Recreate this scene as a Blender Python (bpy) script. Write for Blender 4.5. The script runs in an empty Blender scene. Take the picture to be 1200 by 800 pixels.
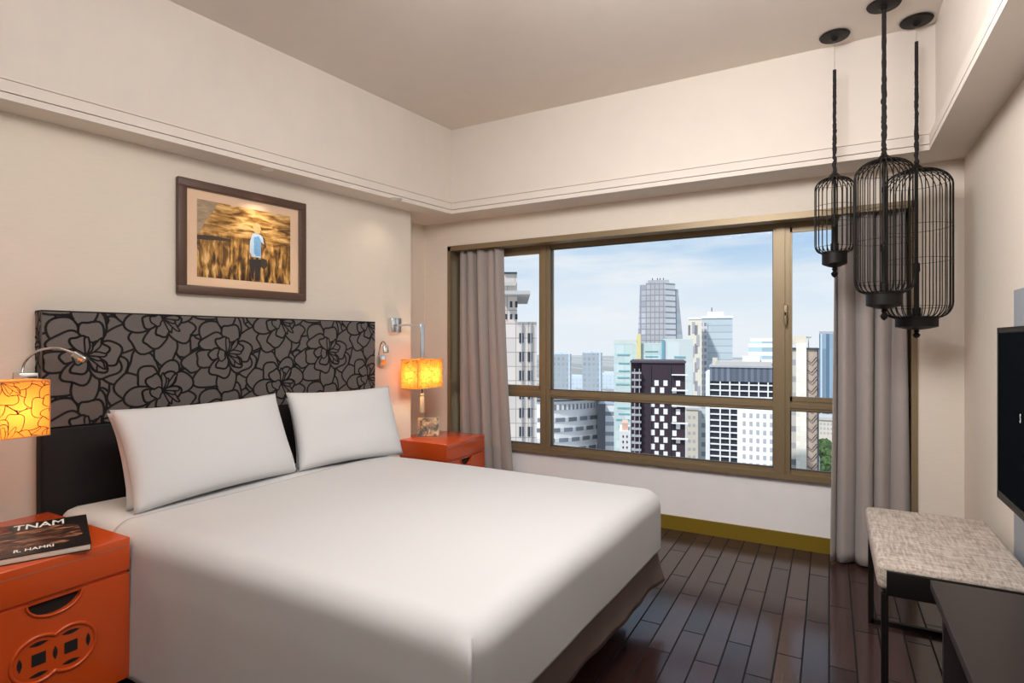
import bpy, bmesh, math, random
from mathutils import Vector, Matrix, noise
random.seed(7)
PI = math.pi
S = bpy.context.scene
COL = S.collection

# ------------------------------------------------------------ camera
FPX, EYE, YAW = 665.0, 1.35, math.radians(29.2)
cam_d = bpy.data.cameras.new('camera'); cam = bpy.data.objects.new('camera', cam_d); COL.objects.link(cam)
cam_d.sensor_width = 36; cam_d.lens = 36 * FPX / 1200; cam_d.clip_start = 0.02; cam_d.clip_end = 5000
cam.location = (0, 0, EYE); cam.rotation_euler = (PI / 2, 0, YAW)
S.camera = cam
S.view_settings.view_transform = 'Standard'; S.view_settings.look = 'None'
S.view_settings.gamma = 1; S.view_settings.exposure = 0.14; S.view_settings.use_curve_mapping = False
S.cycles.max_bounces = 10; S.cycles.diffuse_bounces = 6; S.cycles.use_denoising = True
S.cycles.sample_clamp_indirect = 4

# ------------------------------------------------------------ sky
w = bpy.data.worlds.new('sky'); S.world = w; w.use_nodes = True
nt = w.node_tree; N = nt.nodes; L = nt.links
bg = N['Background']; bg.inputs[1].default_value = 0.95
tc = N.new('ShaderNodeTexCoord')
mp = N.new('ShaderNodeMapping'); mp.inputs['Scale'].default_value = (1.6, 1.6, 9.0); mp.inputs['Rotation'].default_value = (0.08, -0.1, 0.3)
ns = N.new('ShaderNodeTexNoise'); ns.inputs['Scale'].default_value = 2.1; ns.inputs['Detail'].default_value = 7; ns.inputs['Roughness'].default_value = 0.52
L.new(tc.outputs['Generated'], mp.inputs[0]); L.new(mp.outputs[0], ns.inputs[0])
cr = N.new('ShaderNodeValToRGB'); cr.color_ramp.elements[0].position = 0.42; cr.color_ramp.elements[1].position = 0.64
L.new(ns.outputs['Fac'], cr.inputs[0])
sp = N.new('ShaderNodeSeparateXYZ'); L.new(tc.outputs['Generated'], sp.inputs[0])
gr = N.new('ShaderNodeValToRGB'); e = gr.color_ramp.elements
e[0].position = 0.0; e[0].color = (.82, .87, .93, 1); e[1].position = 1.0; e[1].color = (.24, .42, .74, 1)
k = e.new(0.09); k.color = (.72, .82, .93, 1); k = e.new(0.17); k.color = (.40, .60, .84, 1)
L.new(sp.outputs['Z'], gr.inputs[0])
mx = N.new('ShaderNodeMix'); mx.data_type = 'RGBA'
L.new(cr.outputs[0], mx.inputs[0]); L.new(gr.outputs[0], mx.inputs[6]); mx.inputs[7].default_value = (.86, .89, .93, 1)
L.new(mx.outputs[2], bg.inputs[0])

# ------------------------------------------------------------ sun, added fill area lights, window portal
def lamp(kind, name, loc, energy, color=(1, 1, 1), aim=None, **kw):
    d = bpy.data.lights.new(name, kind); d.energy = energy; d.color = color
    for a, b in kw.items(): setattr(d, a, b)
    o = bpy.data.objects.new(name, d); COL.objects.link(o); o.location = loc
    if aim is not None: o.rotation_euler = (Vector(aim) - Vector(loc)).to_track_quat('-Z', 'Y').to_euler()
    return o
lamp('SUN', 'sun', (0, -20, 60), 3.9, (1, .97, .93), aim=(18, 25, 0), angle=0.08)
lamp('AREA', 'overhead_fill_light', (-1.2, 1.45, 2.99), 4, (.98, .98, 1), aim=(-1.2, 1.2, 0), shape='RECTANGLE', size=1.5, size_y=0.9)  # added fill above the bed, no fixture hangs there
lamp('AREA', 'fill_light_window_side', (-.8, 1.5, 2.70), 11, (1, .98, .97), aim=(-.4, 4.1, 1.2), shape='RECTANGLE', size=1.6, size_y=.5)  # added fill turned to brighten the window wall, not a lamp of the room
lamp('AREA', 'fill_light_bed_side', (-.5, .8, 2.72), 24, (1, .975, .95), aim=(-3.1, 1.7, 2.0), shape='RECTANGLE', size=1.4, size_y=.5)  # added out of view to brighten the left wall and pillows
lamp('AREA', 'fill_light_desk_side', (-.6, 1.3, 2.70), 41, (1, .98, .97), aim=(.65, 2.6, 1.2), shape='RECTANGLE', size=1.2, size_y=.5)  # added out of view to brighten the right wall and bench
lamp('AREA', 'rear_fill_light', (-1.3, -1.2, 2.99), 16, (1, .98, .97), aim=(-1.3, -1.2, 0), shape='RECTANGLE', size=1.6, size_y=1.2)  # added fill behind the camera, stands for no known fixture
pt = lamp('AREA', 'window_portal', (-1.2, 4.20, 1.3), 1, aim=(-1.2, 2.0, 1.3), shape='RECTANGLE', size=3.2, size_y=1.7); pt.data.cycles.is_portal = True
def spot(name, loc, energy, aim, size=70, blend=.8, color=(1, .85, .66)):
    return lamp('SPOT', name, loc, energy, color, aim=aim, spot_size=math.radians(size), spot_blend=blend, shadow_soft_size=.03)

# ------------------------------------------------------------ helpers
def tag(o, label=None, cat=None, group=None, kind=None):
    if label: o['label'] = label
    if cat: o['category'] = cat
    if group: o['group'] = group
    if kind: o['kind'] = kind
    return o
def empty(name, loc=(0, 0, 0), rz=0, label=None, cat=None, group=None):
    o = bpy.data.objects.new(name, None); COL.objects.link(o); o.location = loc; o.rotation_euler = (0, 0, rz)
    o.empty_display_size = .1
    return tag(o, label, cat, group)
def copy_tree(o, parent=None):
    c = o.copy(); COL.objects.link(c)
    if parent is not None: c.parent = parent
    for ch in list(o.children): copy_tree(ch, c)
    return c

class MB:
    def __init__(s): s.v = []; s.f = []; s.m = []; s.sm = []
    def add(s, vs, fs, mi=0, smooth=False):
        n = len(s.v); s.v += [tuple(p) for p in vs]
        for f in fs: s.f.append([n + i for i in f]); s.m.append(mi); s.sm.append(smooth)
        return s
    def box(s, a, b, mi=0, bev=0):
        x0, y0, z0 = [min(a[i], b[i]) for i in range(3)]; x1, y1, z1 = [max(a[i], b[i]) for i in range(3)]
        if bev <= 0:
            return s.add([(x0,y0,z0),(x1,y0,z0),(x1,y1,z0),(x0,y1,z0),(x0,y0,z1),(x1,y0,z1),(x1,y1,z1),(x0,y1,z1)],
                  [(0,3,2,1),(4,5,6,7),(0,1,5,4),(1,2,6,5),(2,3,7,6),(3,0,4,7)], mi)
        bm = bmesh.new(); bmesh.ops.create_cube(bm, size=1)
        bmesh.ops.scale(bm, vec=(x1-x0, y1-y0, z1-z0), verts=bm.verts)
        bmesh.ops.translate(bm, vec=((x0+x1)/2, (y0+y1)/2, (z0+z1)/2), verts=bm.verts)
        bmesh.ops.bevel(bm, geom=bm.edges[:], offset=min(bev, (x1-x0)*.49, (y1-y0)*.49, (z1-z0)*.49), segments=3, affect='EDGES', profile=.5)
        bm.verts.index_update()
        s.add([v.co[:] for v in bm.verts], [[v.index for v in f.verts] for f in bm.faces], mi, True); bm.free(); return s
    def tube(s, pts, r, seg=10, mi=0, cap=True):
        pts = [Vector(p) for p in pts]; rs = r if isinstance(r, (list, tuple)) else [r] * len(pts)
        rings = []; up = None
        for i, p in enumerate(pts):
            t = (pts[min(i+1, len(pts)-1)] - pts[max(i-1, 0)]).normalized()
            if up is None: up = t.orthogonal().normalized()
            up = (up - t * up.dot(t)).normalized(); sd = t.cross(up)
            rings.append([p + (up * math.cos(2*PI*j/seg) + sd * math.sin(2*PI*j/seg)) * rs[i] for j in range(seg)])
        vs = [q for rg in rings for q in rg]; fs = []
        for i in range(len(pts)-1):
            for j in range(seg):
                a = i*seg+j; b = i*seg+(j+1) % seg; fs.append((a, b, b+seg, a+seg))
        if cap: fs.append(list(range(seg))[::-1]); fs.append([(len(pts)-1)*seg+j for j in range(seg)])
        return s.add(vs, fs, mi, True)
    def lathe(s, prof, c=(0, 0, 0), seg=28, mi=0):
        vs = []; fs = []
        for r, z in prof:
            for j in range(seg): vs.append((c[0]+r*math.cos(2*PI*j/seg), c[1]+r*math.sin(2*PI*j/seg), c[2]+z))
        for i in range(len(prof)-1):
            for j in range(seg):
                a = i*seg+j; b = i*seg+(j+1) % seg; fs.append((a, b, b+seg, a+seg))
        fs.append(list(range(seg))[::-1]); fs.append([(len(prof)-1)*seg+j for j in range(seg)])
        return s.add(vs, fs, mi, True)
    def quad(s, a, b, c, d, mi=0): return s.add([a, b, c, d], [(0, 1, 2, 3)], mi)
    def prism(s, poly, z0, z1, mi=0):
        n = len(poly); vs = [(p[0], p[1], z0) for p in poly] + [(p[0], p[1], z1) for p in poly]
        return s.add(vs, [list(range(n))[::-1], list(range(n, 2*n))] + [(i, (i+1) % n, (i+1) % n+n, i+n) for i in range(n)], mi)
    def xf(s, M):
        s.v = [tuple(M @ Vector(p)) for p in s.v]; return s
    def build(s, name, mats, parent=None, autosmooth=True, fixn=True):
        me = bpy.data.meshes.new(name); me.from_pydata(s.v, [], s.f)
        if not isinstance(mats, (list, tuple)): mats = [mats]
        for m in mats: me.materials.append(m)
        for p, mi, sm in zip(me.polygons, s.m, s.sm): p.material_index = mi; p.use_smooth = sm
        if fixn:
            bm = bmesh.new(); bm.from_mesh(me); bmesh.ops.recalc_face_normals(bm, faces=bm.faces); bm.to_mesh(me); bm.free()
        o = bpy.data.objects.new(name, me); COL.objects.link(o)
        if parent: o.parent = parent
        if autosmooth and any(s.sm):
            md = o.modifiers.new('split', 'EDGE_SPLIT'); md.split_angle = math.radians(50)
        return o

# ------------------------------------------------------------ materials
def mat(name, col, rough=.6, metal=0, bump=None, var=None, spec=.5, coat=0, sheen=0, stretch=None):
    m = bpy.data.materials.new(name); m.use_nodes = True; n = m.node_tree.nodes; l = m.node_tree.links
    b = n['Principled BSDF']; b.inputs['Base Color'].default_value = (*col, 1); b.inputs['Roughness'].default_value = rough
    b.inputs['Metallic'].default_value = metal; b.inputs['Specular IOR Level'].default_value = spec
    b.inputs['Coat Weight'].default_value = coat; b.inputs['Sheen Weight'].default_value = sheen
    t = n.new('ShaderNodeTexCoord'); src = t.outputs['Object']
    if stretch:
        mpn = n.new('ShaderNodeMapping'); mpn.inputs['Scale'].default_value = stretch; l.new(src, mpn.inputs[0]); src = mpn.outputs[0]
    sc, amt = var if var else (6, .04)
    no = n.new('ShaderNodeTexNoise'); no.inputs['Scale'].default_value = sc; no.inputs['Detail'].default_value = 4; l.new(src, no.inputs[0])
    hs = n.new('ShaderNodeMapRange'); hs.inputs[3].default_value = 1-amt; hs.inputs[4].default_value = 1+amt; l.new(no.outputs[0], hs.inputs[0])
    mu = n.new('ShaderNodeVectorMath'); mu.operation = 'SCALE'; mu.inputs[0].default_value = col; l.new(hs.outputs[0], mu.inputs['Scale'])
    l.new(mu.outputs[0], b.inputs['Base Color'])
    if bump:
        n2 = n.new('ShaderNodeTexNoise'); n2.inputs['Scale'].default_value = bump[0]; n2.inputs['Detail'].default_value = 3; l.new(src, n2.inputs[0])
        bp = n.new('ShaderNodeBump'); bp.inputs['Strength'].default_value = bump[1]; bp.inputs['Distance'].default_value = bump[2] if len(bump) > 2 else .002
        l.new(n2.outputs[0], bp.inputs['Height']); l.new(bp.outputs[0], b.inputs['Normal'])
    return m
M = {}
M['wallpaper'] = mat('wallpaper', (.72, .645, .56), .85, bump=(30, .25, .001), var=(14, .05), stretch=(1, 1, 14))
M['paint'] = mat('ceiling_paint', (.72, .655, .59), .8)
M['ceiling'] = mat('ceiling_flat_paint', (.74, .67, .605), .85)
M['apron'] = mat('window_apron_paint', (.88, .85, .85), .6)
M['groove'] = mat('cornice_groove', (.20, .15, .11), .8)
M['olive'] = mat('olive_baseboard', (.20, .13, .006), .45)
M['bronze'] = mat('bronze_frame', (.25, .185, .105), .42, .35)
M['bronze_dark'] = mat('bronze_gasket', (.05, .035, .02), .5)
M['curtain'] = mat('curtain_cloth', (.35, .305, .285), .8, bump=(300, .2, .0008), var=(40, .05), sheen=.3)
M['linen'] = mat('white_linen', (.63, .628, .63), .75, bump=(9, .25, .004), var=(3, .01), sheen=.1)
M['duvet'] = mat('white_duvet_linen', (.57, .565, .565), .75, bump=(9, .25, .004), var=(3, .01), sheen=.1)
M['skirt'] = mat('bed_skirt_cloth', (.17, .125, .11), .8, var=(20, .06))
M['hb_taupe'] = mat('headboard_taupe', (.115, .098, .092), .5, var=(200, .08))
M['hb_black'] = mat('headboard_flock', (.008, .007, .007), .8)
M['leather'] = mat('black_upholstery', (.011, .010, .011), .65, spec=.25, bump=(60, .1, .001))
M['orange'] = mat('orange_lacquer', (.56, .072, .010), .24, var=(5, .03), coat=.2)
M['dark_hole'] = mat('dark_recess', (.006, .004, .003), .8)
M['chrome'] = mat('chrome', (.75, .74, .72), .16, 1)
M['blackmetal'] = mat('black_metal', (.010, .008, .007), .5, .3, spec=.3)
M['cord'] = mat('black_fabric_cord', (.012, .010, .010), .9, bump=(80, .6, .004))
M['walnut'] = mat('walnut_frame', (.085, .042, .026), .4, var=(30, .3), stretch=(1, 8, 8))
M['mount'] = mat('picture_mount', (.74, .52, .36), .8)
M['bench'] = None
M['deskwood'] = mat('black_brown_desk', (.030, .023, .022), .4, spec=.3, var=(30, .15))
M['tvblack'] = mat('tv_bezel', (.004, .004, .004), .3, spec=.15)
M['tvscreen'] = mat('tv_screen', (.006, .007, .009), .3, spec=0)
M['panel'] = mat('grey_wall_panel', (.33, .36, .40), .5)
M['white'] = mat('white_print', (.85, .84, .82), .6)
M['paper'] = mat('book_pages', (.70, .58, .50), .8, var=(300, .15), stretch=(1, 1, 30))
M['tassel'] = mat('tassel_cream', (.70, .52, .32), .9, bump=(200, .8, .003), stretch=(1, 1, .1))

# wooden floor
m = bpy.data.materials.new('dark_wood_floor'); m.use_nodes = True; n = m.node_tree.nodes; l = m.node_tree.links; b = n['Principled BSDF']
t = n.new('ShaderNodeTexCoord'); mp = n.new('ShaderNodeMapping'); mp.inputs['Rotation'].default_value = (0, 0, PI/2); l.new(t.outputs['Object'], mp.inputs[0])
br = n.new('ShaderNodeTexBrick'); l.new(mp.outputs[0], br.inputs[0]); br.offset = .37; br.offset_frequency = 2
for a, v in (('Color1', (.056, .028, .025, 1)), ('Color2', (.026, .011, .010, 1)), ('Mortar', (.002, .001, .001, 1)), ('Scale', 1), ('Mortar Size', .0038), ('Mortar Smooth', .1), ('Brick Width', .62), ('Row Height', .1)):
    br.inputs[a].default_value = v
mp2 = n.new('ShaderNodeMapping'); mp2.inputs['Scale'].default_value = (40, 2.5, 1); l.new(t.outputs['Object'], mp2.inputs[0])
no = n.new('ShaderNodeTexNoise'); no.inputs['Scale'].default_value = 1.5; no.inputs['Detail'].default_value = 6; l.new(mp2.outputs[0], no.inputs[0])
mr = n.new('ShaderNodeMapRange'); mr.inputs[3].default_value = .6; mr.inputs[4].default_value = 1.4; l.new(no.outputs[0], mr.inputs[0])
mu = n.new('ShaderNodeVectorMath'); mu.operation = 'SCALE'; l.new(br.outputs['Color'], mu.inputs[0]); l.new(mr.outputs[0], mu.inputs['Scale']); l.new(mu.outputs[0], b.inputs['Base Color'])
bp = n.new('ShaderNodeBump'); bp.invert = True; bp.inputs['Strength'].default_value = .9; bp.inputs['Distance'].default_value = .003; l.new(br.outputs['Fac'], bp.inputs['Height']); l.new(bp.outputs[0], b.inputs['Normal'])
rr_ = n.new('ShaderNodeMapRange'); rr_.inputs[3].default_value = .17; rr_.inputs[4].default_value = .9; l.new(br.outputs['Fac'], rr_.inputs[0]); l.new(rr_.outputs[0], b.inputs['Roughness'])
M['floor'] = m

def woven(name, c1, c2, sc=130):
    m = bpy.data.materials.new(name); m.use_nodes = True; n = m.node_tree.nodes; l = m.node_tree.links; b = n['Principled BSDF']
    t = n.new('ShaderNodeTexCoord'); outs = []
    for s_ in ((.12, 1, 1), (1, .12, 1)):
        mp = n.new('ShaderNodeMapping'); mp.inputs['Scale'].default_value = s_; l.new(t.outputs['Object'], mp.inputs[0])
        no = n.new('ShaderNodeTexNoise'); no.inputs['Scale'].default_value = sc; no.inputs['Detail'].default_value = 2; l.new(mp.outputs[0], no.inputs[0]); outs.append(no)
    ad = n.new('ShaderNodeMath'); ad.operation = 'ADD'; l.new(outs[0].outputs[0], ad.inputs[0]); l.new(outs[1].outputs[0], ad.inputs[1])
    r = n.new('ShaderNodeValToRGB'); r.color_ramp.elements[0].color = (*c1, 1); r.color_ramp.elements[1].color = (*c2, 1)
    r.color_ramp.elements[0].position = .36; r.color_ramp.elements[1].position = .62
    hv = n.new('ShaderNodeMath'); hv.operation = 'MULTIPLY'; hv.inputs[1].default_value = .5; l.new(ad.outputs[0], hv.inputs[0]); l.new(hv.outputs[0], r.inputs[0])
    l.new(r.outputs[0], b.inputs['Base Color']); b.inputs['Roughness'].default_value = .9
    bp = n.new('ShaderNodeBump'); bp.inputs['Strength'].default_value = .4; bp.inputs['Distance'].default_value = .001; l.new(hv.outputs[0], bp.inputs['Height']); l.new(bp.outputs[0], b.inputs['Normal'])
    return m
M['bench'] = woven('woven_bench_cloth', (.29, .235, .20), (.58, .50, .43))

def shade_mat(name, col, tr):
    m = bpy.data.materials.new(name); m.use_nodes = True; n = m.node_tree.nodes; l = m.node_tree.links
    n.remove(n['Principled BSDF']); o = n['Material Output']
    d = n.new('ShaderNodeBsdfDiffuse'); d.inputs[0].default_value = (*col, 1)
    t = n.new('ShaderNodeBsdfTranslucent'); t.inputs[0].default_value = (*tr, 1)
    ti = n.new('ShaderNodeTexCoord'); no = n.new('ShaderNodeTexNoise'); no.inputs['Scale'].default_value = 150; l.new(ti.outputs['Object'], no.inputs[0])
    mr = n.new('ShaderNodeMapRange'); mr.inputs[3].default_value = .45; mr.inputs[4].default_value = .55; l.new(no.outputs[0], mr.inputs[0])
    x = n.new('ShaderNodeMixShader'); l.new(mr.outputs[0], x.inputs[0]); l.new(d.outputs[0], x.inputs[1]); l.new(t.outputs[0], x.inputs[2]); l.new(x.outputs[0], o.inputs[0])
    return m
M['shade'] = shade_mat('lamp_shade_paper', (.88, .32, .06), (.98, .36, .06))
M['shade_line'] = mat('lamp_shade_line', (.13, .07, .035), .8)
M['shade_trim'] = shade_mat('lamp_shade_trim', (.8, .5, .2), (.8, .5, .2))

# clear glass: a pane that lets light through
m = bpy.data.materials.new('window_glass'); m.use_nodes = True; n = m.node_tree.nodes; l = m.node_tree.links; n.remove(n['Principled BSDF'])
tr = n.new('ShaderNodeBsdfTransparent'); tr.inputs[0].default_value = (.97, .98, .98, 1); gl = n.new('ShaderNodeBsdfGlossy'); gl.inputs['Roughness'].default_value = .02
fr = n.new('ShaderNodeFresnel'); fr.inputs[0].default_value = 1.06; x = n.new('ShaderNodeMixShader')
l.new(fr.outputs[0], x.inputs[0]); l.new(tr.outputs[0], x.inputs[1]); l.new(gl.outputs[0], x.inputs[2]); l.new(x.outputs[0], n['Material Output'].inputs[0])
M['glass'] = m

# picture print: golden rice field
def field_mat(name, warm=True):
    m = bpy.data.materials.new(name); m.use_nodes = True; n = m.node_tree.nodes; l = m.node_tree.links; b = n['Principled BSDF']
    t = n.new('ShaderNodeTexCoord'); sx = n.new('ShaderNodeSeparateXYZ'); l.new(t.outputs['Object'], sx.inputs[0])
    def nz(scl, det=5, s=(1, 1, 1), rot=0):
        mp = n.new('ShaderNodeMapping'); mp.inputs['Scale'].default_value = s; mp.inputs['Rotation'].default_value = (0, rot, 0)
        l.new(t.outputs['Object'], mp.inputs[0]); no = n.new('ShaderNodeTexNoise'); no.inputs['Scale'].default_value = scl; no.inputs['Detail'].default_value = det
        no.inputs['Distortion'].default_value = .6; l.new(mp.outputs[0], no.inputs[0]); return no.outputs[0]
    a = nz(9, 6, (4.5, 1, 1.2), .15); c = nz(8, 6, (1.1, 1, 4.5), -.35)
    # tall reeds low down, swept grass above
    st = n.new('ShaderNodeMapRange'); st.inputs[1].default_value = -.04; st.inputs[2].default_value = .06; l.new(sx.outputs['Z'], st.inputs[0])
    mx = n.new('ShaderNodeMix'); l.new(st.outputs[0], mx.inputs[0]); l.new(a, mx.inputs[2]); l.new(c, mx.inputs[3])
    r = n.new('ShaderNodeValToRGB'); e = r.color_ramp.elements
    e[0].position = .36; e[0].color = (.03, .014, .008, 1); e[1].position = .68; e[1].color = (.80, .50, .20, 1)
    q = e.new(.47); q.color = (.17, .08, .02, 1); q = e.new(.55); q.color = (.42, .21, .045, 1)
    up = n.new('ShaderNodeMapRange'); up.inputs[1].default_value = -.05; up.inputs[2].default_value = .2; up.inputs[3].default_value = 0; up.inputs[4].default_value = .08; l.new(sx.outputs['Z'], up.inputs[0])
    ad = n.new('ShaderNodeMath'); l.new(mx.outputs[0], ad.inputs[0]); l.new(up.outputs[0], ad.inputs[1]); l.new(ad.outputs[0], r.inputs[0])
    l.new(r.outputs[0], b.inputs['Base Color']); b.inputs['Roughness'].default_value = .3
    return m
M['field'] = field_mat('field_print')
def plain_noise(name, stops, sc, s=(1, 1, 1), rough=.4, rot=0):
    m = bpy.data.materials.new(name); m.use_nodes = True; n = m.node_tree.nodes; l = m.node_tree.links; b = n['Principled BSDF']
    t = n.new('ShaderNodeTexCoord'); mp = n.new('ShaderNodeMapping'); mp.inputs['Scale'].default_value = s; mp.inputs['Rotation'].default_value = (0, 0, rot); l.new(t.outputs['Object'], mp.inputs[0])
    no = n.new('ShaderNodeTexNoise'); no.inputs['Scale'].default_value = sc; no.inputs['Detail'].default_value = 5; no.inputs['Distortion'].default_value = .8; l.new(mp.outputs[0], no.inputs[0])
    r = n.new('ShaderNodeValToRGB'); e = r.color_ramp.elements; e[0].position, c0 = stops[0]; e[0].color = (*c0, 1); e[1].position, c1 = stops[-1]; e[1].color = (*c1, 1)
    for p, c in stops[1:-1]: q = e.new(p); q.color = (*c, 1)
    l.new(no.outputs[0], r.inputs[0]); l.new(r.outputs[0], b.inputs['Base Color']); b.inputs['Roughness'].default_value = rough
    return m

# ------------------------------------------------------------ room
WL0, WS = -3.161, .1292                      # left wall: x = WL0 + WS*(y-1.08)
def wx(y, off=0): return WL0 + WS * (y - 1.08) + off
YO, YD = 3.95, 4.135                         # window wall face, back of the window niche
XR, XN = .651, -3.086                        # right wall, left return beside the window
ZS, ZC = 2.359, 3.028                        # lowered soffit, tray ceiling
YB = -2.6
def struct(name, mb, mats, label=None, parent=None):
    o = mb.build(name, mats, parent)
    if parent is None: tag(o, label, None, None, 'structure')
    return o
struct('floor', MB().box((-4.2, YB-.1, -.1), (1.0, 4.4, 0)), M['floor'])
wl = MB(); T = .5
wl.prism([(wx(YB)-T, YB), (wx(YB), YB), (wx(3.481), 3.481), (wx(3.481)-T, 3.481)], 0, ZC+.1)
struct('wall_left', wl, M['wallpaper'])
struct('wall_left_return', MB().box((XN-.3, 3.481, 0), (XN, 4.3, ZC+.1)), M['wallpaper'])
struct('wall_right', MB().box((XR, YB, 0), (XR+.2, 4.3, ZC+.1)), M['wallpaper'])
struct('wall_rear', MB().box((-4.2, YB-.2, 0), (XR+.2, YB, ZC+.1)), M['wallpaper'])
NX0, NX1, NZ = -2.828, .438, 2.155           # niche opening
ww = MB()
ww.box((XN-.3, YO, 0), (NX0, YD+.2, ZC+.1)); ww.box((NX1, YO, 0), (XR+.2, YD+.2, ZC+.1)); ww.box((NX0, YO, NZ), (NX1, YD+.2, ZC+.1))
struct('wall_window', ww, M['wallpaper'])
SILL = .452
struct('wall_window_apron', MB().box((NX0, YD, 0), (NX1, YD+.18, SILL)), M['apron'])
struct('baseboard_window', MB().box((NX0, YD-.012, 0), (NX1, YD, .098), bev=0), M['olive'])
# bronze lining of the niche
li = MB(); t_ = .028
li.box((NX0-.001, YO-.012, 0), (NX0+t_, YO+.004, NZ)); li.box((NX0-.001, YO+.004, 0), (NX0+.012, YD, NZ))
li.box((NX1-t_, YO-.012, 0), (NX1+.001, YO+.004, NZ)); li.box((NX1-.012, YO+.004, 0), (NX1+.001, YD, NZ))
li.box((NX0, YO-.012, NZ-.04), (NX1, YO+.004, NZ+.001)); li.box((NX0, YO+.004, NZ-.02), (NX1, YD, NZ+.001))
struct('trim_1', li, M['bronze'])
# soffit ring and tray
def tl(y, top=False): return (-2.618 - (3.70-y)*.1055) if top else (-2.628 - (3.70-y)*.146)
YT, XT, YT0 = 3.702, .49, -2.0
O = [(-3.9, YB), (XR, YB), (XR, YO), (XN-.1, YO), (-3.9, YO)]
I = [(tl(YT0), YT0), (XT, YT0), (XT, YT), (tl(YT), YT)]
sf = MB(); zt = ZS+.02
def slab(poly): sf.prism(poly, ZS, zt)
slab([(-4.1, YB), (XR+.01, YB), (XR+.01, YT0), (-4.1, YT0)])
slab([(XT, YT0), (XR+.01, YT0), (XR+.01, YO+.01), (XT, YO+.01)])
slab([(-4.1, YT), (XT, YT), (XT, YO+.01), (-4.1, YO+.01)])
slab([(-4.1, YT0), I[0], I[3], (-4.1, YT)])
struct('ceiling_soffit', sf, M['paint'])
tray = MB()
def trayseg(p, q, pt, qt):
    # face of the tray wall between two corners, leaning to its top edge
    n_ = 40; la = lambda a, b_, t: (a[0]+(b_[0]-a[0])*t, a[1]+(b_[1]-a[1])*t)
    vs = []
    for k_ in range(n_+1): c = la(p, q, k_/n_); d = la(pt, qt, k_/n_); vs += [(*c, ZS), (*c, ZS+.092), (*d, ZC)]
    tray.add(vs, [f_ for k_ in range(n_) for f_ in ((3*k_, 3*k_+3, 3*k_+4, 3*k_+1), (3*k_+1, 3*k_+4, 3*k_+5, 3*k_+2))], 0, False)
TI = [(tl(YT0, True), YT0), (XT, YT0), (XT, YT), (tl(YT, True), YT)]
for i in range(4):
    j = (i+1) % 4; trayseg(I[i], I[j], TI[i], TI[j])
struct('ceiling_tray_wall', tray, M['paint'])
struct('ceiling', MB().box((-4.2, YB, ZC), (XR+.1, 4.2, ZC+.08)), M['ceiling'])
# cornice: shallow stepped band with shadow grooves running round the tray
C0 = (sum(p[0] for p in I)/4, sum(p[1] for p in I)/4)
def inset(poly, d, tz=0):
    out = []; n_ = len(poly)
    for i in range(n_):
        p0, p1, p2 = Vector(poly[i-1]), Vector(poly[i]), Vector(poly[(i+1) % n_])
        a = (p1-p0).normalized(); b_ = (p2-p1).normalized(); na = Vector((-a.y, a.x)); nb = Vector((-b_.y, b_.x))
        k_ = (na+nb); k_ = k_ / (1+na.dot(nb)); out.append(tuple(p1 + k_*d))
    return out
def ring(mb, z0, z1, d0, d1, mi):
    d0 = -.012
    a, b_ = inset(I, d0), inset(I, d1)
    for i in range(4):
        j = (i+1) % 4
        mb.add([(*a[i], z0), (*a[j], z0), (*b_[j], z0), (*b_[i], z0), (*a[i], z1), (*a[j], z1), (*b_[j], z1), (*b_[i], z1)],
               [(0, 1, 2, 3), (4, 5, 6, 7), (0, 1, 5, 4), (2, 3, 7, 6)], mi)
co = MB()
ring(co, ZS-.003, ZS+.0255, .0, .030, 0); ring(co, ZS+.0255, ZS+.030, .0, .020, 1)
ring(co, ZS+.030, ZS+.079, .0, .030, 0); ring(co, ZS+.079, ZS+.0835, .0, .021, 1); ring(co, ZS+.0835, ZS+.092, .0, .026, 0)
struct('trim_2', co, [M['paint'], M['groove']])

# ------------------------------------------------------------ window
def fy(px, py, yy): # pixel to a point on the plane y=yy
    r = (px-600)/FPX; u = (400-py)/FPX; c, s_ = math.cos(YAW), math.sin(YAW)
    d = (-s_+r*c, c+r*s_, u); k_ = yy/d[1]; return (d[0]*k_, yy, EYE+d[2]*k_)
def fz(px, py, z):
    r = (px-600)/FPX; u = (400-py)/FPX; c, s_ = math.cos(YAW), math.sin(YAW)
    k_ = (z-EYE)/u; return Vector(((-s_+r*c)*k_, (c+r*s_)*k_, z))
def fx(px, py, xx):
    r = (px-600)/FPX; u = (400-py)/FPX; c, s_ = math.cos(YAW), math.sin(YAW)
    k_ = xx/(-s_+r*c); return (xx, (c+r*s_)*k_, EYE+u*k_)
YW = YD - .02                                 # front of the window frames
mu1, mu2 = (-2.034, -1.948), (-.322, -.222)
zt0, zt1 = .900, .962                         # transom
ztop = NZ-.02
fm = MB()
fm.box((NX0+.012, YW, ztop-.045), (NX1-.012, YD+.05, ztop)); fm.box((NX0+.012, YW-.02, SILL), (NX1-.012, YD+.05, SILL+.038)); fm.box((NX0+.012, YW+.005, SILL+.038), (NX1-.012, YD+.05, SILL+.062))
fm.box((NX0+.012, YW, zt0), (NX1-.012, YD+.05, zt1)); fm.box((NX0+.014, YW-.009, zt0+.018), (NX1-.014, YW+.004, zt1-.018))
for a, b_ in (mu1, mu2): fm.box((a, YW-.012, SILL+.03), (b_, YD+.05, ztop)); fm.box((a+.02, YW-.022, SILL+.034), (b_-.03, YW-.008, ztop-.003))
fm.box((NX0+.012, YW, SILL), (NX0+.05, YD+.05, ztop)); fm.box((NX1-.12, YW, SILL), (NX1-.012, YD+.05, ztop))
win = struct('window_1', fm, M['bronze'])
xs = [(NX0+.05, mu1[0]), (mu1[1], mu2[0]), (mu2[1], NX1-.12)]; zs_ = [(SILL+.062, zt0), (zt1, ztop-.045)]
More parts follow.
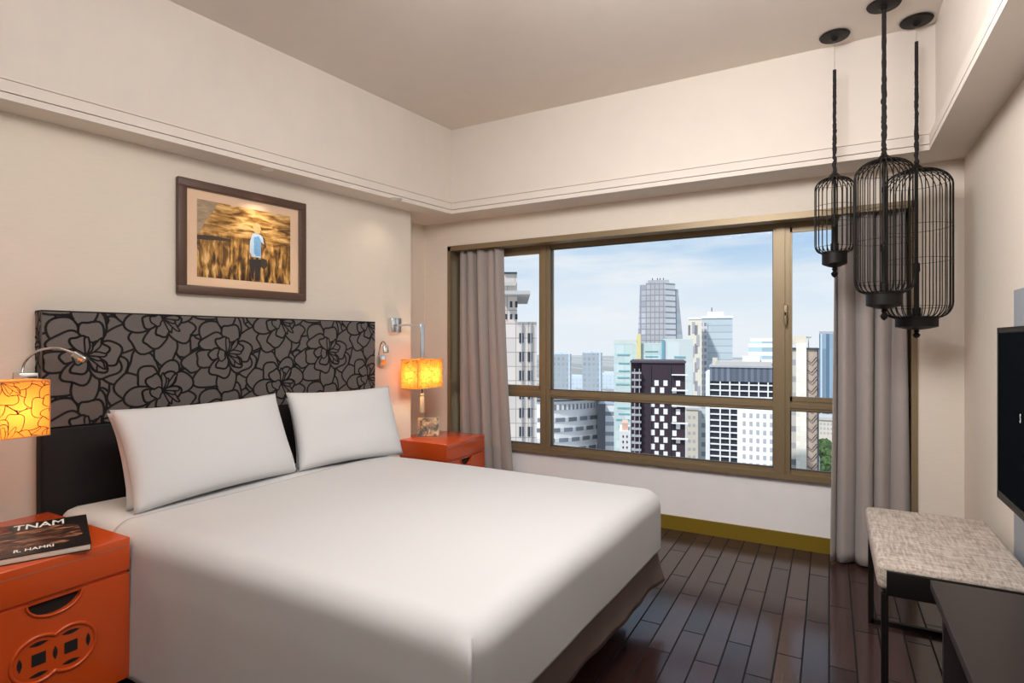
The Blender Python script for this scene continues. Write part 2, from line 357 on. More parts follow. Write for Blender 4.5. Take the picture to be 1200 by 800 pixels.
for i, (a, b_) in enumerate(xs):
    for j, (c, d) in enumerate(zs_):
        g = MB()
        for p, q in (((a, c), (b_, c+.006)), ((a, d-.006), (b_, d)), ((a, c), (a+.006, d)), ((b_-.006, c), (b_, d))):
            g.box((p[0], YW+.012, p[1]), (q[0], YW+.034, q[1]))
        g.build('gasket', M['bronze_dark'], win)
        MB().box((a+.003, YW+.021, c+.003), (b_-.003, YW+.027, d-.003)).build('glass_pane', M['glass'], win)
sash = MB()  # opening casement frames on both side lights
for (a, b_) in (xs[0], xs[2]):
    c, d = zs_[1]
    for p, q in (((a, c), (b_, c+.03)), ((a, d-.03), (b_, d)), ((a, c), (a+.012, d)), ((b_-.012, c), (b_, d))):
        sash.box((p[0], YW-.006, p[1]), (q[0], YW+.02, q[1]))
sash.build('casement_sash', M['bronze'], win)
hx, _, hz = fy(921, 368, YW)
h = MB(); h.box((hx-.012, YW-.032, hz-.06), (hx+.012, YW-.02, hz+.06), bev=.004); h.box((hx-.008, YW-.06, hz-.012), (hx+.008, YW-.032, hz+.012)); h.box((hx-.008, YW-.06, hz-.075), (hx+.008, YW-.048, hz+.012), bev=.003)
h.build('window_handle', M['bronze'], win)

# ------------------------------------------------------------ line-art peonies (headboard and lamp shades)
def clip(poly, x0, x1, y0, y1):
    def cut(P, ins, inter):
        out = []
        for i in range(len(P)):
            a, b_ = P[i-1], P[i]
            if ins(b_):
                if not ins(a): out.append(inter(a, b_))
                out.append(b_)
            elif ins(a): out.append(inter(a, b_))
        return out
    def ix(v): return lambda a, b_: (v, a[1]+(b_[1]-a[1])*(v-a[0])/(b_[0]-a[0]))
    def iy(v): return lambda a, b_: (a[0]+(b_[0]-a[0])*(v-a[1])/(b_[1]-a[1]), v)
    for ins, it in ((lambda p: p[0] >= x0, ix(x0)), (lambda p: p[0] <= x1, ix(x1)), (lambda p: p[1] >= y0, iy(y0)), (lambda p: p[1] <= y1, iy(y1))):
        poly = cut(poly, ins, it)
        if len(poly) < 3: return []
    return poly
def petal(cx, cy, ang, ln, wd, seed, curl=0.0, wave=.055, n=26):
    rnd = random.Random(seed); ph = rnd.uniform(0, 6); kf = rnd.choice((2, 3, 3)); out = []
    for i in range(n):
        t = -1+2*i/(n-1); a = abs(t)                   # base at both ends, tip in the middle
        s_ = math.sin(PI/2*(1-a)**.9)                   # distance along the petal
        w_ = wd*1.55*(max(0, s_)**.75)*(max(0, 1-s_**3.2)**.5)
        k_ = 1+wave*math.sin(kf*t*PI+ph)*s_
        out.append((ln*s_*k_, math.copysign(w_*k_, t)+curl*ln*s_*s_))
    c, q = math.cos(ang), math.sin(ang)
    return [(cx+u*c-v*q, cy+u*q+v*c) for u, v in out]
def blob(cx, cy, r_, seed):
    rnd = random.Random(seed); p1, p2 = rnd.uniform(0, 6), rnd.uniform(0, 6); k = rnd.choice((2, 3)); a0 = rnd.uniform(0, 3); e_ = rnd.uniform(.65, 1)
    out = []
    for i in range(24):
        a = 2*PI*i/24; q = r_*(1+.16*math.sin(k*a+p1)+.07*math.sin(5*a+p2)); x, y = q*math.cos(a), q*e_*math.sin(a)
        out.append((cx+x*math.cos(a0)-y*math.sin(a0), cy+x*math.sin(a0)+y*math.cos(a0)))
    return out
def grow(poly, w_):
    n_ = len(poly); cx = sum(p[0] for p in poly)/n_; cy = sum(p[1] for p in poly)/n_; out = []
    for i in range(n_):
        a, b_ = poly[i-1], poly[(i+1) % n_]; tx, ty = b_[0]-a[0], b_[1]-a[1]; m_ = math.hypot(tx, ty) or 1; nx, ny = ty/m_, -tx/m_
        if nx*(poly[i][0]-cx)+ny*(poly[i][1]-cy) < 0: nx, ny = -nx, -ny
        out.append((poly[i][0]+nx*w_, poly[i][1]+ny*w_))
    return out
def peony(cx, cy, s, seed):
    """petals in drawing order: big outer petals first, the little fan of core petals last"""
    P = []; r = random.Random(seed)
    for ring_, (n_, ln, wd) in enumerate(((7, .235, .072), (6, .165, .058), (5, .110, .036))):
        a0 = r.uniform(0, 1)+ring_*.45
        for i in range(n_):
            a = a0+2*PI*i/n_+r.uniform(-.14, .14)
            P.append((ring_+1, petal(cx, cy, a, s*ln*r.uniform(.88, 1.12), s*wd*r.uniform(.85, 1.15), seed*50+ring_*13+i, r.uniform(-.2, .2))))
    for i in range(7):
        a = -.75+i*.33
        P.append((4, petal(cx, cy, a, s*(.085+.022*math.sin(i*2.1)), s*.013, seed+i, .3 if i > 3 else -.25, .05)))
    P.append((5, blob(cx-.028*s, cy-.012*s, .030*s, seed+77)))
    return P
def inside(p, poly):
    x, y = p; c = False; j = len(poly)-1
    for i in range(len(poly)):
        xi, yi = poly[i]; xj, yj = poly[j]
        if (yi > y) != (yj > y) and x < (xj-xi)*(y-yi)/(yj-yi)+xi: c = not c
        j = i
    return c
def floral(mb, x0, x1, y0, y1, sx, sy, s, line, put, seed=3, mline=1, ox=0, oy=0):
    """peony outlines as narrow strips; a petal's outline stops where a later petal covers it"""
    items = []; c = 0; i = -1; rr = random.Random(seed)
    while x0+(i-.5)*sx+ox < x1+sx:
        for j in range(-1, int((y1-y0)/sy)+3):
            cx = x0+i*sx+ox; cy = y0+j*sy+(sy/2 if i % 2 else 0)+oy
            for rk, p in peony(cx, cy, s, seed+(i % 2)): items.append((rk, c, p)); c += 1
            for q in range(5): items.append((0, c, blob(cx+rr.uniform(-.5, .5)*sx, cy+sy*(.5+rr.uniform(-.2, .2)), s*.075*rr.uniform(.7, 1.2), seed+c))); c += 1
        i += 1
    m_ = line
    items = [t+((min(p[0] for p in t[2]), max(p[0] for p in t[2]), min(p[1] for p in t[2]), max(p[1] for p in t[2])),) for t in items]
    items = [t for t in items if t[3][0] < x1 and t[3][1] > x0 and t[3][2] < y1 and t[3][3] > y0]
    items.sort(key=lambda t: (t[0], t[1]))
    for k, (rk, c, p, bb) in enumerate(items):
        later = [t for t in items[k+1:] if t[3][0] < bb[1] and t[3][1] > bb[0] and t[3][2] < bb[3] and t[3][3] > bb[2]]
        lw = line*(1 if rk < 4 else .75)/2
        for a in range(len(p)):
            A, B = p[a-1], p[a]
            if not (x0-m_ < B[0] < x1+m_ and y0-m_ < B[1] < y1+m_): continue
            for h in (0, .5):
                P0 = (A[0]+(B[0]-A[0])*h, A[1]+(B[1]-A[1])*h); P1 = (A[0]+(B[0]-A[0])*(h+.5), A[1]+(B[1]-A[1])*(h+.5)); mid = ((P0[0]+P1[0])/2, (P0[1]+P1[1])/2)
                if any(t[3][0] <= mid[0] <= t[3][1] and t[3][2] <= mid[1] <= t[3][3] and inside(mid, t[2]) for t in later): continue
                dx, dy = P1[0]-P0[0], P1[1]-P0[1]; L_ = math.hypot(dx, dy)
                if L_ < 1e-6: continue
                dx, dy = dx/L_, dy/L_; e_ = lw*.5; nx, ny = -dy*lw, dx*lw
                q = clip([(P0[0]-dx*e_+nx, P0[1]-dy*e_+ny), (P0[0]-dx*e_-nx, P0[1]-dy*e_-ny), (P1[0]+dx*e_-nx, P1[1]+dy*e_-ny), (P1[0]+dx*e_+nx, P1[1]+dy*e_+ny)], x0, x1, y0, y1)
                if len(q) >= 3: mb.add([put(u, v, .0) for u, v in q], [list(range(len(q)))], mline)

# ------------------------------------------------------------ headboard (hung on the left wall)
def fw(px, py, off=0):
    r = (px-600)/FPX; u = (400-py)/FPX; c, s_ = math.cos(YAW), math.sin(YAW); d = (-s_+r*c, c+r*s_, u)
    k_ = (WL0-WS*1.08+off)/(d[0]-WS*d[1]); return Vector((d[0]*k_, d[1]*k_, EYE+d[2]*k_))
wa = math.atan(WS)                            # wall turned by this from the y axis
def wall_root(name, y, z, label, cat, off=0):
    # local x runs along the wall away from the camera, local -y out of the wall into the room
    return empty(name, (wx(y, off), y, z), PI/2-wa, label, cat)
hb0, hb1 = fw(48, 365, .09), fw(440, 375, .09)
HBL = (hb1-hb0).xy.length
hb = wall_root('headboard', hb0.y, 0, 'wide upholstered headboard with black peony line pattern above plain black panels', 'headboard', 0)
hb.location = (hb0.x-.0, hb0.y, 0)            # the empty sits at the front face
zsplit, ztp = .962, 1.487
p = MB(); p.box((0, 0.001, zsplit), (HBL, .088, ztp), bev=.006)
cov = MB(); cov.quad((0.004, 0, zsplit+.003), (HBL-.004, 0, zsplit+.003), (HBL-.004, 0, ztp-.003), (0.004, 0, ztp-.003), 0)
floral(cov, .004, HBL-.004, zsplit+.003, ztp-.003, .33, .37, .95, .0105, lambda a, b_, z: (a, -.0008, b_), seed=11, ox=.16, oy=-.05)
p.build('headboard_panel', M['hb_taupe'], hb)
cov.build('patterned_cover', [M['hb_taupe'], M['hb_black']], hb, fixn=False)
side = MB(); floral(side, .002, .086, zsplit, ztp, .33, .37, .95, .0105, lambda a, b_, z: (-.0008, a, b_), seed=5); side.build('patterned_edge', [M['hb_taupe'], M['hb_black']], hb, fixn=False)
top = MB(); top.box((0.0, .0, ztp-.004), (HBL, .088, ztp+.004), bev=.003); top.build('piping', M['hb_black'], hb)
nlow = 3
for i in range(nlow):
    MB().box((HBL*i/nlow+.002, .004, .12), (HBL*(i+1)/nlow-.002, .088, zsplit-.002), bev=.012).build('lower_panel', M['leather'], hb)

# ------------------------------------------------------------ bed
BX0, BX1, BY0, BY1, BZ = -2.84, -.72, 1.20, 2.86, .62
def slant(o, span=.5, off=.092):
    # the bed head follows the wall it stands against
    v = o.parent.location if o.parent else Vector((0, 0, 0))
    for p_ in o.data.vertices:
        w_ = max(0, min(1, (BX0+span-p_.co.x-v.x)/span)); p_.co.x += w_*(wx(p_.co.y+v.y, off)-BX0)
    return o
bed = empty('bed', (-1.85, 2.0, 0), 0, 'king size bed standing against the peony headboard', 'bed')
def loc(o): o.matrix_parent_inverse = Matrix.Identity(4)
def rel(mb, root): 
    v = root.location; mb.v = [(a-v.x, b_-v.y, c-v.z) for a, b_, c in mb.v]; return mb
slant(rel(MB().box((BX0+.02, BY0+.06, .30), (BX1-.12, BY1-.06, .575), bev=.05), bed).build('mattress', M['linen'], bed))
slant(rel(MB().box((BX0+.02, BY0+.08, .10), (BX1-.17, BY1-.08, .30), bev=.01), bed).build('bed_base', M['skirt'], bed))
for x_, y_ in ((BX0+.2, BY0+.2), (BX0+.2, BY1-.2), (BX1-.3, BY0+.2), (BX1-.3, BY1-.2)):
    rel(MB().tube([(x_, y_, 0), (x_, y_, .1)], .025), bed).build('leg', M['blackmetal'], bed)
# skirt: pleated brown cloth round the foot
sk = MB(); path = []
def skp(t):  # foot perimeter: far side, foot, near side
    pts = [(BX0+.3, BY1-.035), (BX1-.03, BY1-.035), (BX1-.03, BY0+.035), (BX0+.3, BY0+.035)]
    lens = [2.25-.27+.0, (BY1-BY0-.07), 1.97]; tot = sum(lens); d = t*tot
    for i, L_ in enumerate(lens):
        if d <= L_ or i == 2:
            a, b_ = Vector(pts[i]), Vector(pts[i+1]); u = min(1, d/L_); dr = (b_-a).normalized(); return a+(b_-a)*u, Vector((-dr.y, dr.x)), tot
        d -= L_
NS = 260; rows = 10; vs = []; fs = []
for i in range(NS+1):
    q, nrm, _ = skp(i/NS)
    corner = sum(math.exp(-((q-Vector(c_)).length/.10)**2) for c_ in ((BX1-.03, BY1-.035), (BX1-.03, BY0+.035)))
    cdir = Vector((1, 1 if q.y > 2 else -1)).normalized()
    for j in range(rows+1):
        u = j/rows; z = .38-(.38-.165-.010*math.sin(i*.11)-.0*corner)*u
        fl = .003*math.sin(i*.55)*u+.010*u*u*(1+math.sin(i*.12))
        o_ = q+nrm*fl+cdir*corner*.045*u*u
        vs.append((o_.x-(BY1-o_.y)*.035, o_.y, z))
for i in range(NS):
    for j in range(rows):
        a = i*(rows+1)+j; fs.append((a, a+1, a+rows+2, a+rows+1))
sk.add(vs, fs, 0, True); o = rel(sk, bed).build('bed_skirt', M['skirt'], bed, autosmooth=False)
md = o.modifiers.new('thick', 'SOLIDIFY'); md.thickness = .004
# duvet: rounded cloth shell over mattress, hem low on the near side, higher at the foot
R_ = .085
def duvet():
    x0, x1, y0, y1, z1 = BX0+.32, BX1, BY0, BY1, BZ
    per = []                                   # cross sections in u (along x) ; v across
    nx, ny, nd = 90, 80, 26
    def shape(x, y, zdrop, face):
        pass
    mb = MB(); grid = {}; fs = []
    # parameter square: s in [-1..] along x up to foot drape ; t across incl. both drapes
    SL, SD = x1-x0, .30; TW, TD = y1-y0, .565
    us = [SL*i/nx for i in range(nx+1)] + [SL+SD*i/nd for i in range(1, nd+1)]
    tsn = [-TD+TD*i/nd for i in range(nd)] + [TW*i/ny for i in range(ny+1)] + [TW+TD*i/nd for i in range(1, nd+1)]
    for i, u in enumerate(us):
        for j, t in enumerate(tsn):
            du = max(0, u-SL); dt = max(0, -t, t-TW); sg = -1 if t < 0 else 1
            px_, py_ = x0+min(u, SL), y0+min(max(t, 0), TW); pz = z1
            # hang down: a corner patch drops by the larger of the two overhangs
            drop = max(du*(1 if dt == 0 else .0), dt) if not (du > 0 and dt > 0) else max(du, dt)
            if du > 0 and dt > 0:
                drop = max(dt, du); 
            pz = z1-(min(drop, .285) if t > TW else drop)
            hem = .335 if dt == 0 else .062
            pz = max(pz, .335+(0 if dt == 0 else -1)) if dt == 0 else pz
            # rounding
            ix = min(px_, x1-R_); iy = min(max(py_, y0+R_), y1-R_); iz = min(pz, z1-R_)
            v = Vector((px_-ix, py_-iy, pz-iz))
            if v.length > 1e-6:
                m_ = max(abs(c_) for c_ in v)
                v = v.normalized()*min(R_, R_ if (v.length > R_ or True) and m_ >= R_*.999 else v.length*1.0) if m_ >= R_*.999 else v
            P_ = Vector((ix, iy, iz))+v
            # cloth irregularity
            P_.z += .010*noise.noise(Vector((P_.x*1.4, P_.y*1.4, 3)))
            if dt > 0: P_.y += sg*min(1, dt/.2)*(.006+.010*dt/TD*(1+noise.noise(Vector((P_.x*3, 0, sg)))))
            if dt > 0 and sg < 0:               # the near drape is folded over the foot corner
                k_ = max(0, 1-(SL-min(u, SL))/.10)**2*min(1, dt/.10); P_.y -= .022*k_; P_.x += .016*k_
            if du > 0: P_.x += min(1, du/.15)*.006*noise.noise(Vector((0, P_.y*3, P_.z*2)))
            P_.x -= (y1-P_.y)*.035*min(1, max(0, (P_.x-x0)/1.2))
            grid[i, j] = len(mb.v); mb.v.append(tuple(P_))
    nt_ = len(tsn)
    for i in range(len(us)-1):
        for j in range(nt_-1):
            du = us[i+1]-SL > 1e-6; dt = tsn[j] < -1e-6 or tsn[j+1] > TW+1e-6
            if du and dt: continue
            mb.f.append([grid[i, j], grid[i+1, j], grid[i+1, j+1], grid[i, j+1]]); mb.m.append(0); mb.sm.append(True)
    for k_ in range(nd):                        # close the corner between foot and side drapes
        iu, jn, jf = nx+k_, nd-int(k_*SD/TD+.5), nd+ny+int(k_*SD/TD+.5)
        iu2, jn2, jf2 = iu+1, nd-int((k_+1)*SD/TD+.5), nd+ny+int((k_+1)*SD/TD+.5)
        for a_, b_ in ((jn, jn2), (jf, jf2)):
            jj = nd if a_ == jn else nd+ny
            q = [grid[nx, a_], grid[iu, jj], grid[iu2, jj], grid[nx, b_]]
            q2 = []
            for v_ in q:
                if v_ not in q2: q2.append(v_)
            if len(q2) >= 3: mb.f.append(q2); mb.m.append(0); mb.sm.append(True)
    return mb
dv = duvet().build('duvet', M['duvet'], autosmooth=False)
tag(dv, 'smooth white duvet spread over the king size bed', 'duvet')
bm = bmesh.new(); bm.from_mesh(dv.data); bmesh.ops.remove_doubles(bm, verts=bm.verts, dist=.0005); bmesh.ops.recalc_face_normals(bm, faces=bm.faces); bm.to_mesh(dv.data); bm.free()
md = dv.modifiers.new('thick', 'SOLIDIFY'); md.thickness = .012; md.offset = -1
# sheet under the pillows
sh = slant(MB().box((BX0+.0, BY0+.015, .12), (BX0+.62, BY1-.015, .612), bev=.07).build('bed_sheet', M['linen']), .3, .095); tag(sh, 'white fitted sheet showing between pillows and duvet', 'sheet')

# pillows
def pillow(cx, cy, cz, wd, ht, th, lean, rz, roll, label, seed):
    mb = MB(); n1, n2 = 40, 28; r = random.Random(seed)
    for sgn in (1, -1):
        base = len(mb.v)
        for i in range(n1+1):
            for j in range(n2+1):
                u, v = -1+2*i/n1, -1+2*j/n2
                pin = 1-.055*(1-abs(v)**2)*abs(u)**6-.0
                pin2 = 1-.07*(1-abs(u)**2)*abs(v)**6
                x = u*wd/2*pin; z = v*ht/2*pin2
                t = th/2*((1-abs(u)**2.6)*(1-abs(v)**2.6))**.42
                t *= 1-.10*v+.10*noise.noise(Vector((u*1.6+seed, v*1.6, seed)))
                mb.v.append((x, sgn*t, z+ht/2))
        for i in range(n1):
            for j in range(n2):
                a = base+i*(n2+1)+j; q = [a, a+n2+1, a+n2+2, a+1]
                mb.f.append(q if sgn < 0 else q[::-1]); mb.m.append(0); mb.sm.append(True)
    Mx = Matrix.Translation((cx, cy, cz)) @ Matrix.Rotation(rz, 4, 'Z') @ Matrix.Rotation(roll, 4, 'Y') @ Matrix.Rotation(lean, 4, 'X')
    mb.xf(Mx); o = mb.build('pillow', M['linen'], autosmooth=False)
    bm = bmesh.new(); bm.from_mesh(o.data); bmesh.ops.remove_doubles(bm, verts=bm.verts, dist=.0008); bmesh.ops.recalc_face_normals(bm, faces=bm.faces); bm.to_mesh(o.data); bm.free()
    return tag(o, label, 'pillow', 'white pillows on the bed')
RZ = PI/2-wa*.6
PA = fz(160, 600, .63); PB = fz(352, 550, .63); PC = fz(475, 530, .63)
def prow(a, b_, label, seed, back=0, wd=None, up=0, ln=math.radians(22), sh_=0, ht=.47):
    mid = (a+b_)/2; d = (b_-a); wd = wd or d.length
    rz = math.atan2(d.y, d.x); nrm = Vector((-d.y, d.x, 0)).normalized()      # away from viewer
    c = mid+nrm*(back)+d.normalized()*sh_
    return pillow(c.x, c.y, .615+up, wd, ht, .16, -ln, rz, 0, label, seed)
prow(PA, PB, 'plump white pillow in front on the near half of the bed', 1, .02)
prow(PB, PC, 'plump white pillow in front on the window half of the bed', 2, .02)
prow(PA, PB, 'white pillow behind the front pillow nearest the orange nightstand with the book', 3, .10, sh_=.015, ln=math.radians(19), ht=.44)
prow(PB, PC, 'white pillow tucked behind the front pillow on the window side', 4, .10, sh_=.02, ln=math.radians(19), ht=.42)

# ------------------------------------------------------------ nightstands
def nightstand(loc_, label, dep, wid, group=None):
    r = empty('nightstand', loc_, 0, label, 'nightstand')   # origin: front right-bottom; front faces +x, local x<=0 is back, y from -wid to 0
    H_ = .60
    MB().box((-dep, -wid, .06), (-.025, 0, .455), bev=.004).build('cabinet_body', M['orange'], r)
    MB().box((-dep+.01, -wid+.006, .455), (-.010, -.006, .475), bev=.002).build('neck_moulding', M['orange'], r)
    MB().box((-.01, -wid-.0006, .5685), (.0008, .0006, .5705)).build('lid_groove', M['groove'], r)
    MB().box((-dep, -wid, .475), (0, 0, H_), bev=.004).build('top', M['orange'], r)
    MB().box((-dep+.02, -wid+.02, 0), (-.05, -.02, .06)).build('plinth', M['dark_hole'], r)
    # drawer front: a plate with a half-moon grip and two interlocked pierced coins
    cy, hw, hd = -wid/2, .082, .058; z1, z0, yl, yr = .464, .065, -wid+.003, -.003
    pts = [(cy-hw*math.cos(PI*i/16), z1-hd*math.sin(PI*i/16)) for i in range(17)]
    outline = [(yl, z0), (yl, z1)] + pts + [(yr, z1), (yr, z0)]
    n_ = len(outline); d = MB()
    bm = bmesh.new(); vv = [bm.verts.new((0, a, b_)) for a, b_ in outline]; f = bm.faces.new(vv); ex = bmesh.ops.extrude_face_region(bm, geom=[f])
    bmesh.ops.translate(bm, vec=(-.024, 0, 0), verts=[g for g in ex['geom'] if isinstance(g, bmesh.types.BMVert)])
    bmesh.ops.triangulate(bm, faces=[f_ for f_ in bm.faces if len(f_.verts) > 4]); bm.verts.index_update()
    d.add([v.co[:] for v in bm.verts], [[v.index for v in f_.verts] for f_ in bm.faces]); bm.free()
    dr = d.build('drawer', M['orange'], r)
    MB().tube([(.002, a, b_) for a, b_ in pts], .0045, 8).build('grip_moulding', M['orange'], dr)
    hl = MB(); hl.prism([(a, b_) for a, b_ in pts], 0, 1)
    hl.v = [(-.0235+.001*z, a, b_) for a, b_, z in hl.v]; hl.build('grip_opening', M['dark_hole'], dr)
    R1 = .077; zc = .272; cs = (cy-.047, cy+.047)
    rim = []
    for s_, c in ((-1, cs[0]), (1, cs[1])):
        al = math.acos(.047/R1)
        aa = [al+(2*PI-2*al)*i/40 for i in range(41)] if s_ < 0 else [PI+al+(2*PI-2*al)*i/40 for i in range(41)]
        rim += [(c+R1*math.cos(a), zc+R1*math.sin(a)) for a in aa]
    rim.append(rim[0]); MB().tube([(.001, a, b_) for a, b_ in rim], .006, 8).build('coin_moulding', M['orange'], dr)
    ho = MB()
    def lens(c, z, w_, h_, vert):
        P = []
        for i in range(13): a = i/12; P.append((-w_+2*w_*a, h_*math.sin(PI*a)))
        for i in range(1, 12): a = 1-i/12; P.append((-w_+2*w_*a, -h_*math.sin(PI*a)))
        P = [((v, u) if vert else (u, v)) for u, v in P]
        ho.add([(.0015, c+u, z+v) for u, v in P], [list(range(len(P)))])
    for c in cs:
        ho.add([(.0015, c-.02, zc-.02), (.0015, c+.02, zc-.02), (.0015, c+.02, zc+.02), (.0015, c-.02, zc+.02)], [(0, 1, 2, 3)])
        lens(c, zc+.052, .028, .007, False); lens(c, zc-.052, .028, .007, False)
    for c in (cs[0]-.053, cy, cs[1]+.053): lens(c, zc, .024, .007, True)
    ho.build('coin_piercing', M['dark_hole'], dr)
    return r
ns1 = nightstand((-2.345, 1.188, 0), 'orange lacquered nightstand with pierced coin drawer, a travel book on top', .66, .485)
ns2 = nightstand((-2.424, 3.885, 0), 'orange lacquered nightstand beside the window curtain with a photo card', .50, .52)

# ------------------------------------------------------------ book
bk = empty('book', (0, 0, 0), 0, 'travel book with dark cover lying on the near orange nightstand', 'book')
bc = [fz(107, 636, .625), fz(103, 604, .625), fz(0, 662, .625)]
ex_ = (bc[2]-bc[0]); ey_ = (bc[1]-bc[0]); 
bk.location = (bc[0].x, bc[0].y, .601); ang = math.atan2(ex_.y, ex_.x); bk.rotation_euler = (0, 0, math.radians(68))
# local frame: x towards the spine right end at 0, text reads along +x; y away
BLn, BWd = .36, .44
cover_m = plain_noise('book_cover_art', [(.40, (.012, .010, .010)), (.52, (.07, .03, .02)), (.60, (.32, .14, .08)), (.72, (.62, .34, .22))], 12, (1, 3.5, 1), .3, .15)
cover_d = mat('book_cover_dark', (.015, .012, .012), .3)
MB().box((-BLn, .002, .002), (-.003, BWd-.002, .021), bev=.001).build('pages', M['paper'], bk)
MB().box((-BLn-.002, 0, 0), (0, BWd, .002)).build('back_cover', cover_d, bk)
fc = MB().box((-BLn-.002, 0, .021), (0, BWd, .0235)); fc.add([(-BLn+.01, .075, .0237), (-.075, .07, .0237), (-.02, .14, .0237), (-.03, BWd-.15, .0237), (-.10, BWd-.10, .0237), (-BLn+.01, BWd-.105, .0237)], [(0, 1, 2, 3, 4, 5)], 1)
fcv = fc.build('front_cover', [cover_d, cover_m], bk)
def text(body, size, M4, mtl, name, parent, ext=.0003, sx=.6, kern=1):
    c = bpy.data.curves.new(name, 'FONT'); c.body = body; c.size = size; c.extrude = ext; c.resolution_u = 3; c.space_character = kern; c.offset = size*.012
    t = bpy.data.objects.new(name+'_c', c); COL.objects.link(t); bpy.context.view_layer.update()
    dg = bpy.context.evaluated_depsgraph_get(); me = bpy.data.meshes.new_from_object(t.evaluated_get(dg)); bpy.data.objects.remove(t)
    me.transform(M4 @ Matrix.Diagonal((sx, 1, 1, 1))); me.materials.clear(); me.materials.append(mtl)
    o = bpy.data.objects.new(name, me); COL.objects.link(o); o.parent = parent; return o
red = mat('cover_red', (.20, .02, .02), .4)
def tx(x, y): return Matrix.Translation((x, y, .0239))
text('VI', .105, tx(-.317, BWd-.095), M['white'], 'title_lettering', fcv, sx=.53)
text('E', .105, tx(-.268, BWd-.095), red, 'title_lettering', fcv, sx=.53)
text('TNAM', .105, tx(-.228, BWd-.095), M['white'], 'title_lettering', fcv, sx=.53)
text('R. HAMRI', .045, tx(-.215, .045), M['white'], 'author_lettering', fcv)

# ------------------------------------------------------------ swing arm lamps with square shades
def wall_lamp(plate, cx, cy, ztop_, label, near=False, power=5):
    r = empty('wall_lamp', (cx, cy, 0), 0, label, 'lamp', 'wall lamps with square peony shades')
    sxh, syh, hh = .078, .148, .21; zb = ztop_-hh
    shd = MB()
    for (ax, s_) in (('x', 1), ('x', -1), ('y', 1), ('y', -1)):
        half = syh if ax == 'x' else sxh
        def put(a, b_, z, ax=ax, s_=s_): 
            d_ = (sxh if ax == 'x' else syh)+z
            return (s_*d_, a, b_) if ax == 'x' else (a, s_*d_, b_)
        shd.add([put(-half, zb, 0), put(half, zb, 0), put(half, ztop_, 0), put(-half, ztop_, 0)], [(0, 1, 2, 3)], 0)
        def put2(a, b_, z, ax=ax, s_=s_):
            d_ = (sxh if ax == 'x' else syh)+.0008
            return (s_*d_, a, b_) if ax == 'x' else (a, s_*d_, b_)
        floral(shd, -half, half, zb, ztop_, .18, .22, .60, .0028, put2, seed=23, ox=half-.18+(.0 if half > .1 else .03), oy=-.12)
    s_ob = shd.build('lamp_shade', [M['shade'], M['shade_line']], r, fixn=False)
    tr = MB()
    for z in (zb, ztop_):
        tr.tube([(-sxh, -syh, z), (sxh, -syh, z), (sxh, syh, z), (-sxh, syh, z), (-sxh, -syh, z)], .0028, 6)
    for a, b_ in ((-1, -1), (1, -1), (1, 1), (-1, 1)): tr.tube([(a*sxh, b_*syh, zb), (a*sxh, b_*syh, ztop_)], .0022, 6)
    tr.build('shade_trim', M['shade_trim'], s_ob)
    pl = Vector(plate)-Vector((cx, cy, 0)); za = plate[2]
    w_ = .02
    MB().box((-.006, -w_, ztop_-.10), (.006, w_, za+.012), bev=.002).build('drop_bar', M['chrome'], r)
    MB().tube([(pl.x, pl.y, za), (0, 0, za)], .010, 4).build('arm', M['chrome'], r)
    MB().box((pl.x-.02, pl.y-.055, za-.055), (pl.x+.018, pl.y+.055, za+.055), bev=.004).build('wall_plate', M['chrome'], r)
    MB().lathe([(.014, 0), (.018, .012), (.018, .055), (.012, .06)], (0, 0, zb+.02)).build('bulb_holder', M['blackmetal'], r)
    MB().lathe([(.006, 0), (.012, .01), (.016, .03), (.010, .045), (.004, .05)], (0, 0, zb+.075)).build('bulb', M['white'], r)
    MB().tube([(0, 0, zb-.055), (0, 0, zb+.02)], .004, 6).build('pull_cord', M['cord'], r)
    ts = MB(); ts.lathe([(.010, 0), (.014, -.008), (.013, -.018), (.010, -.022), (.016, -.03), (.019, -.14), (.017, -.145)], (0, 0, zb-.045), 16); ts.build('tassel', M['tassel'], r)
    for y_ in (-.07, .07): lamp('POINT', 'bulb_light', (cx, cy+y_, zb+hh*.45), power, (1, .78, .5), shadow_soft_size=.03)
    return r
wp = fw(458, 381, .02)
zf = 1.35+(1.478-1.35)*.955
LF = (-2.72*.965, 3.50*.965)
fl_c = (-2.675, 3.40)
wall_lamp((wx(3.30, .02), 3.30, zf), fl_c[0], fl_c[1], 1.215, 'chrome swing arm lamp with lit orange shade above the far nightstand by the curtain', power=1.9)
wall_lamp((wx(.90, .02), .90, 1.47), -2.72, .900, 1.200, 'chrome swing arm lamp with lit orange shade above the near nightstand', power=1.3)

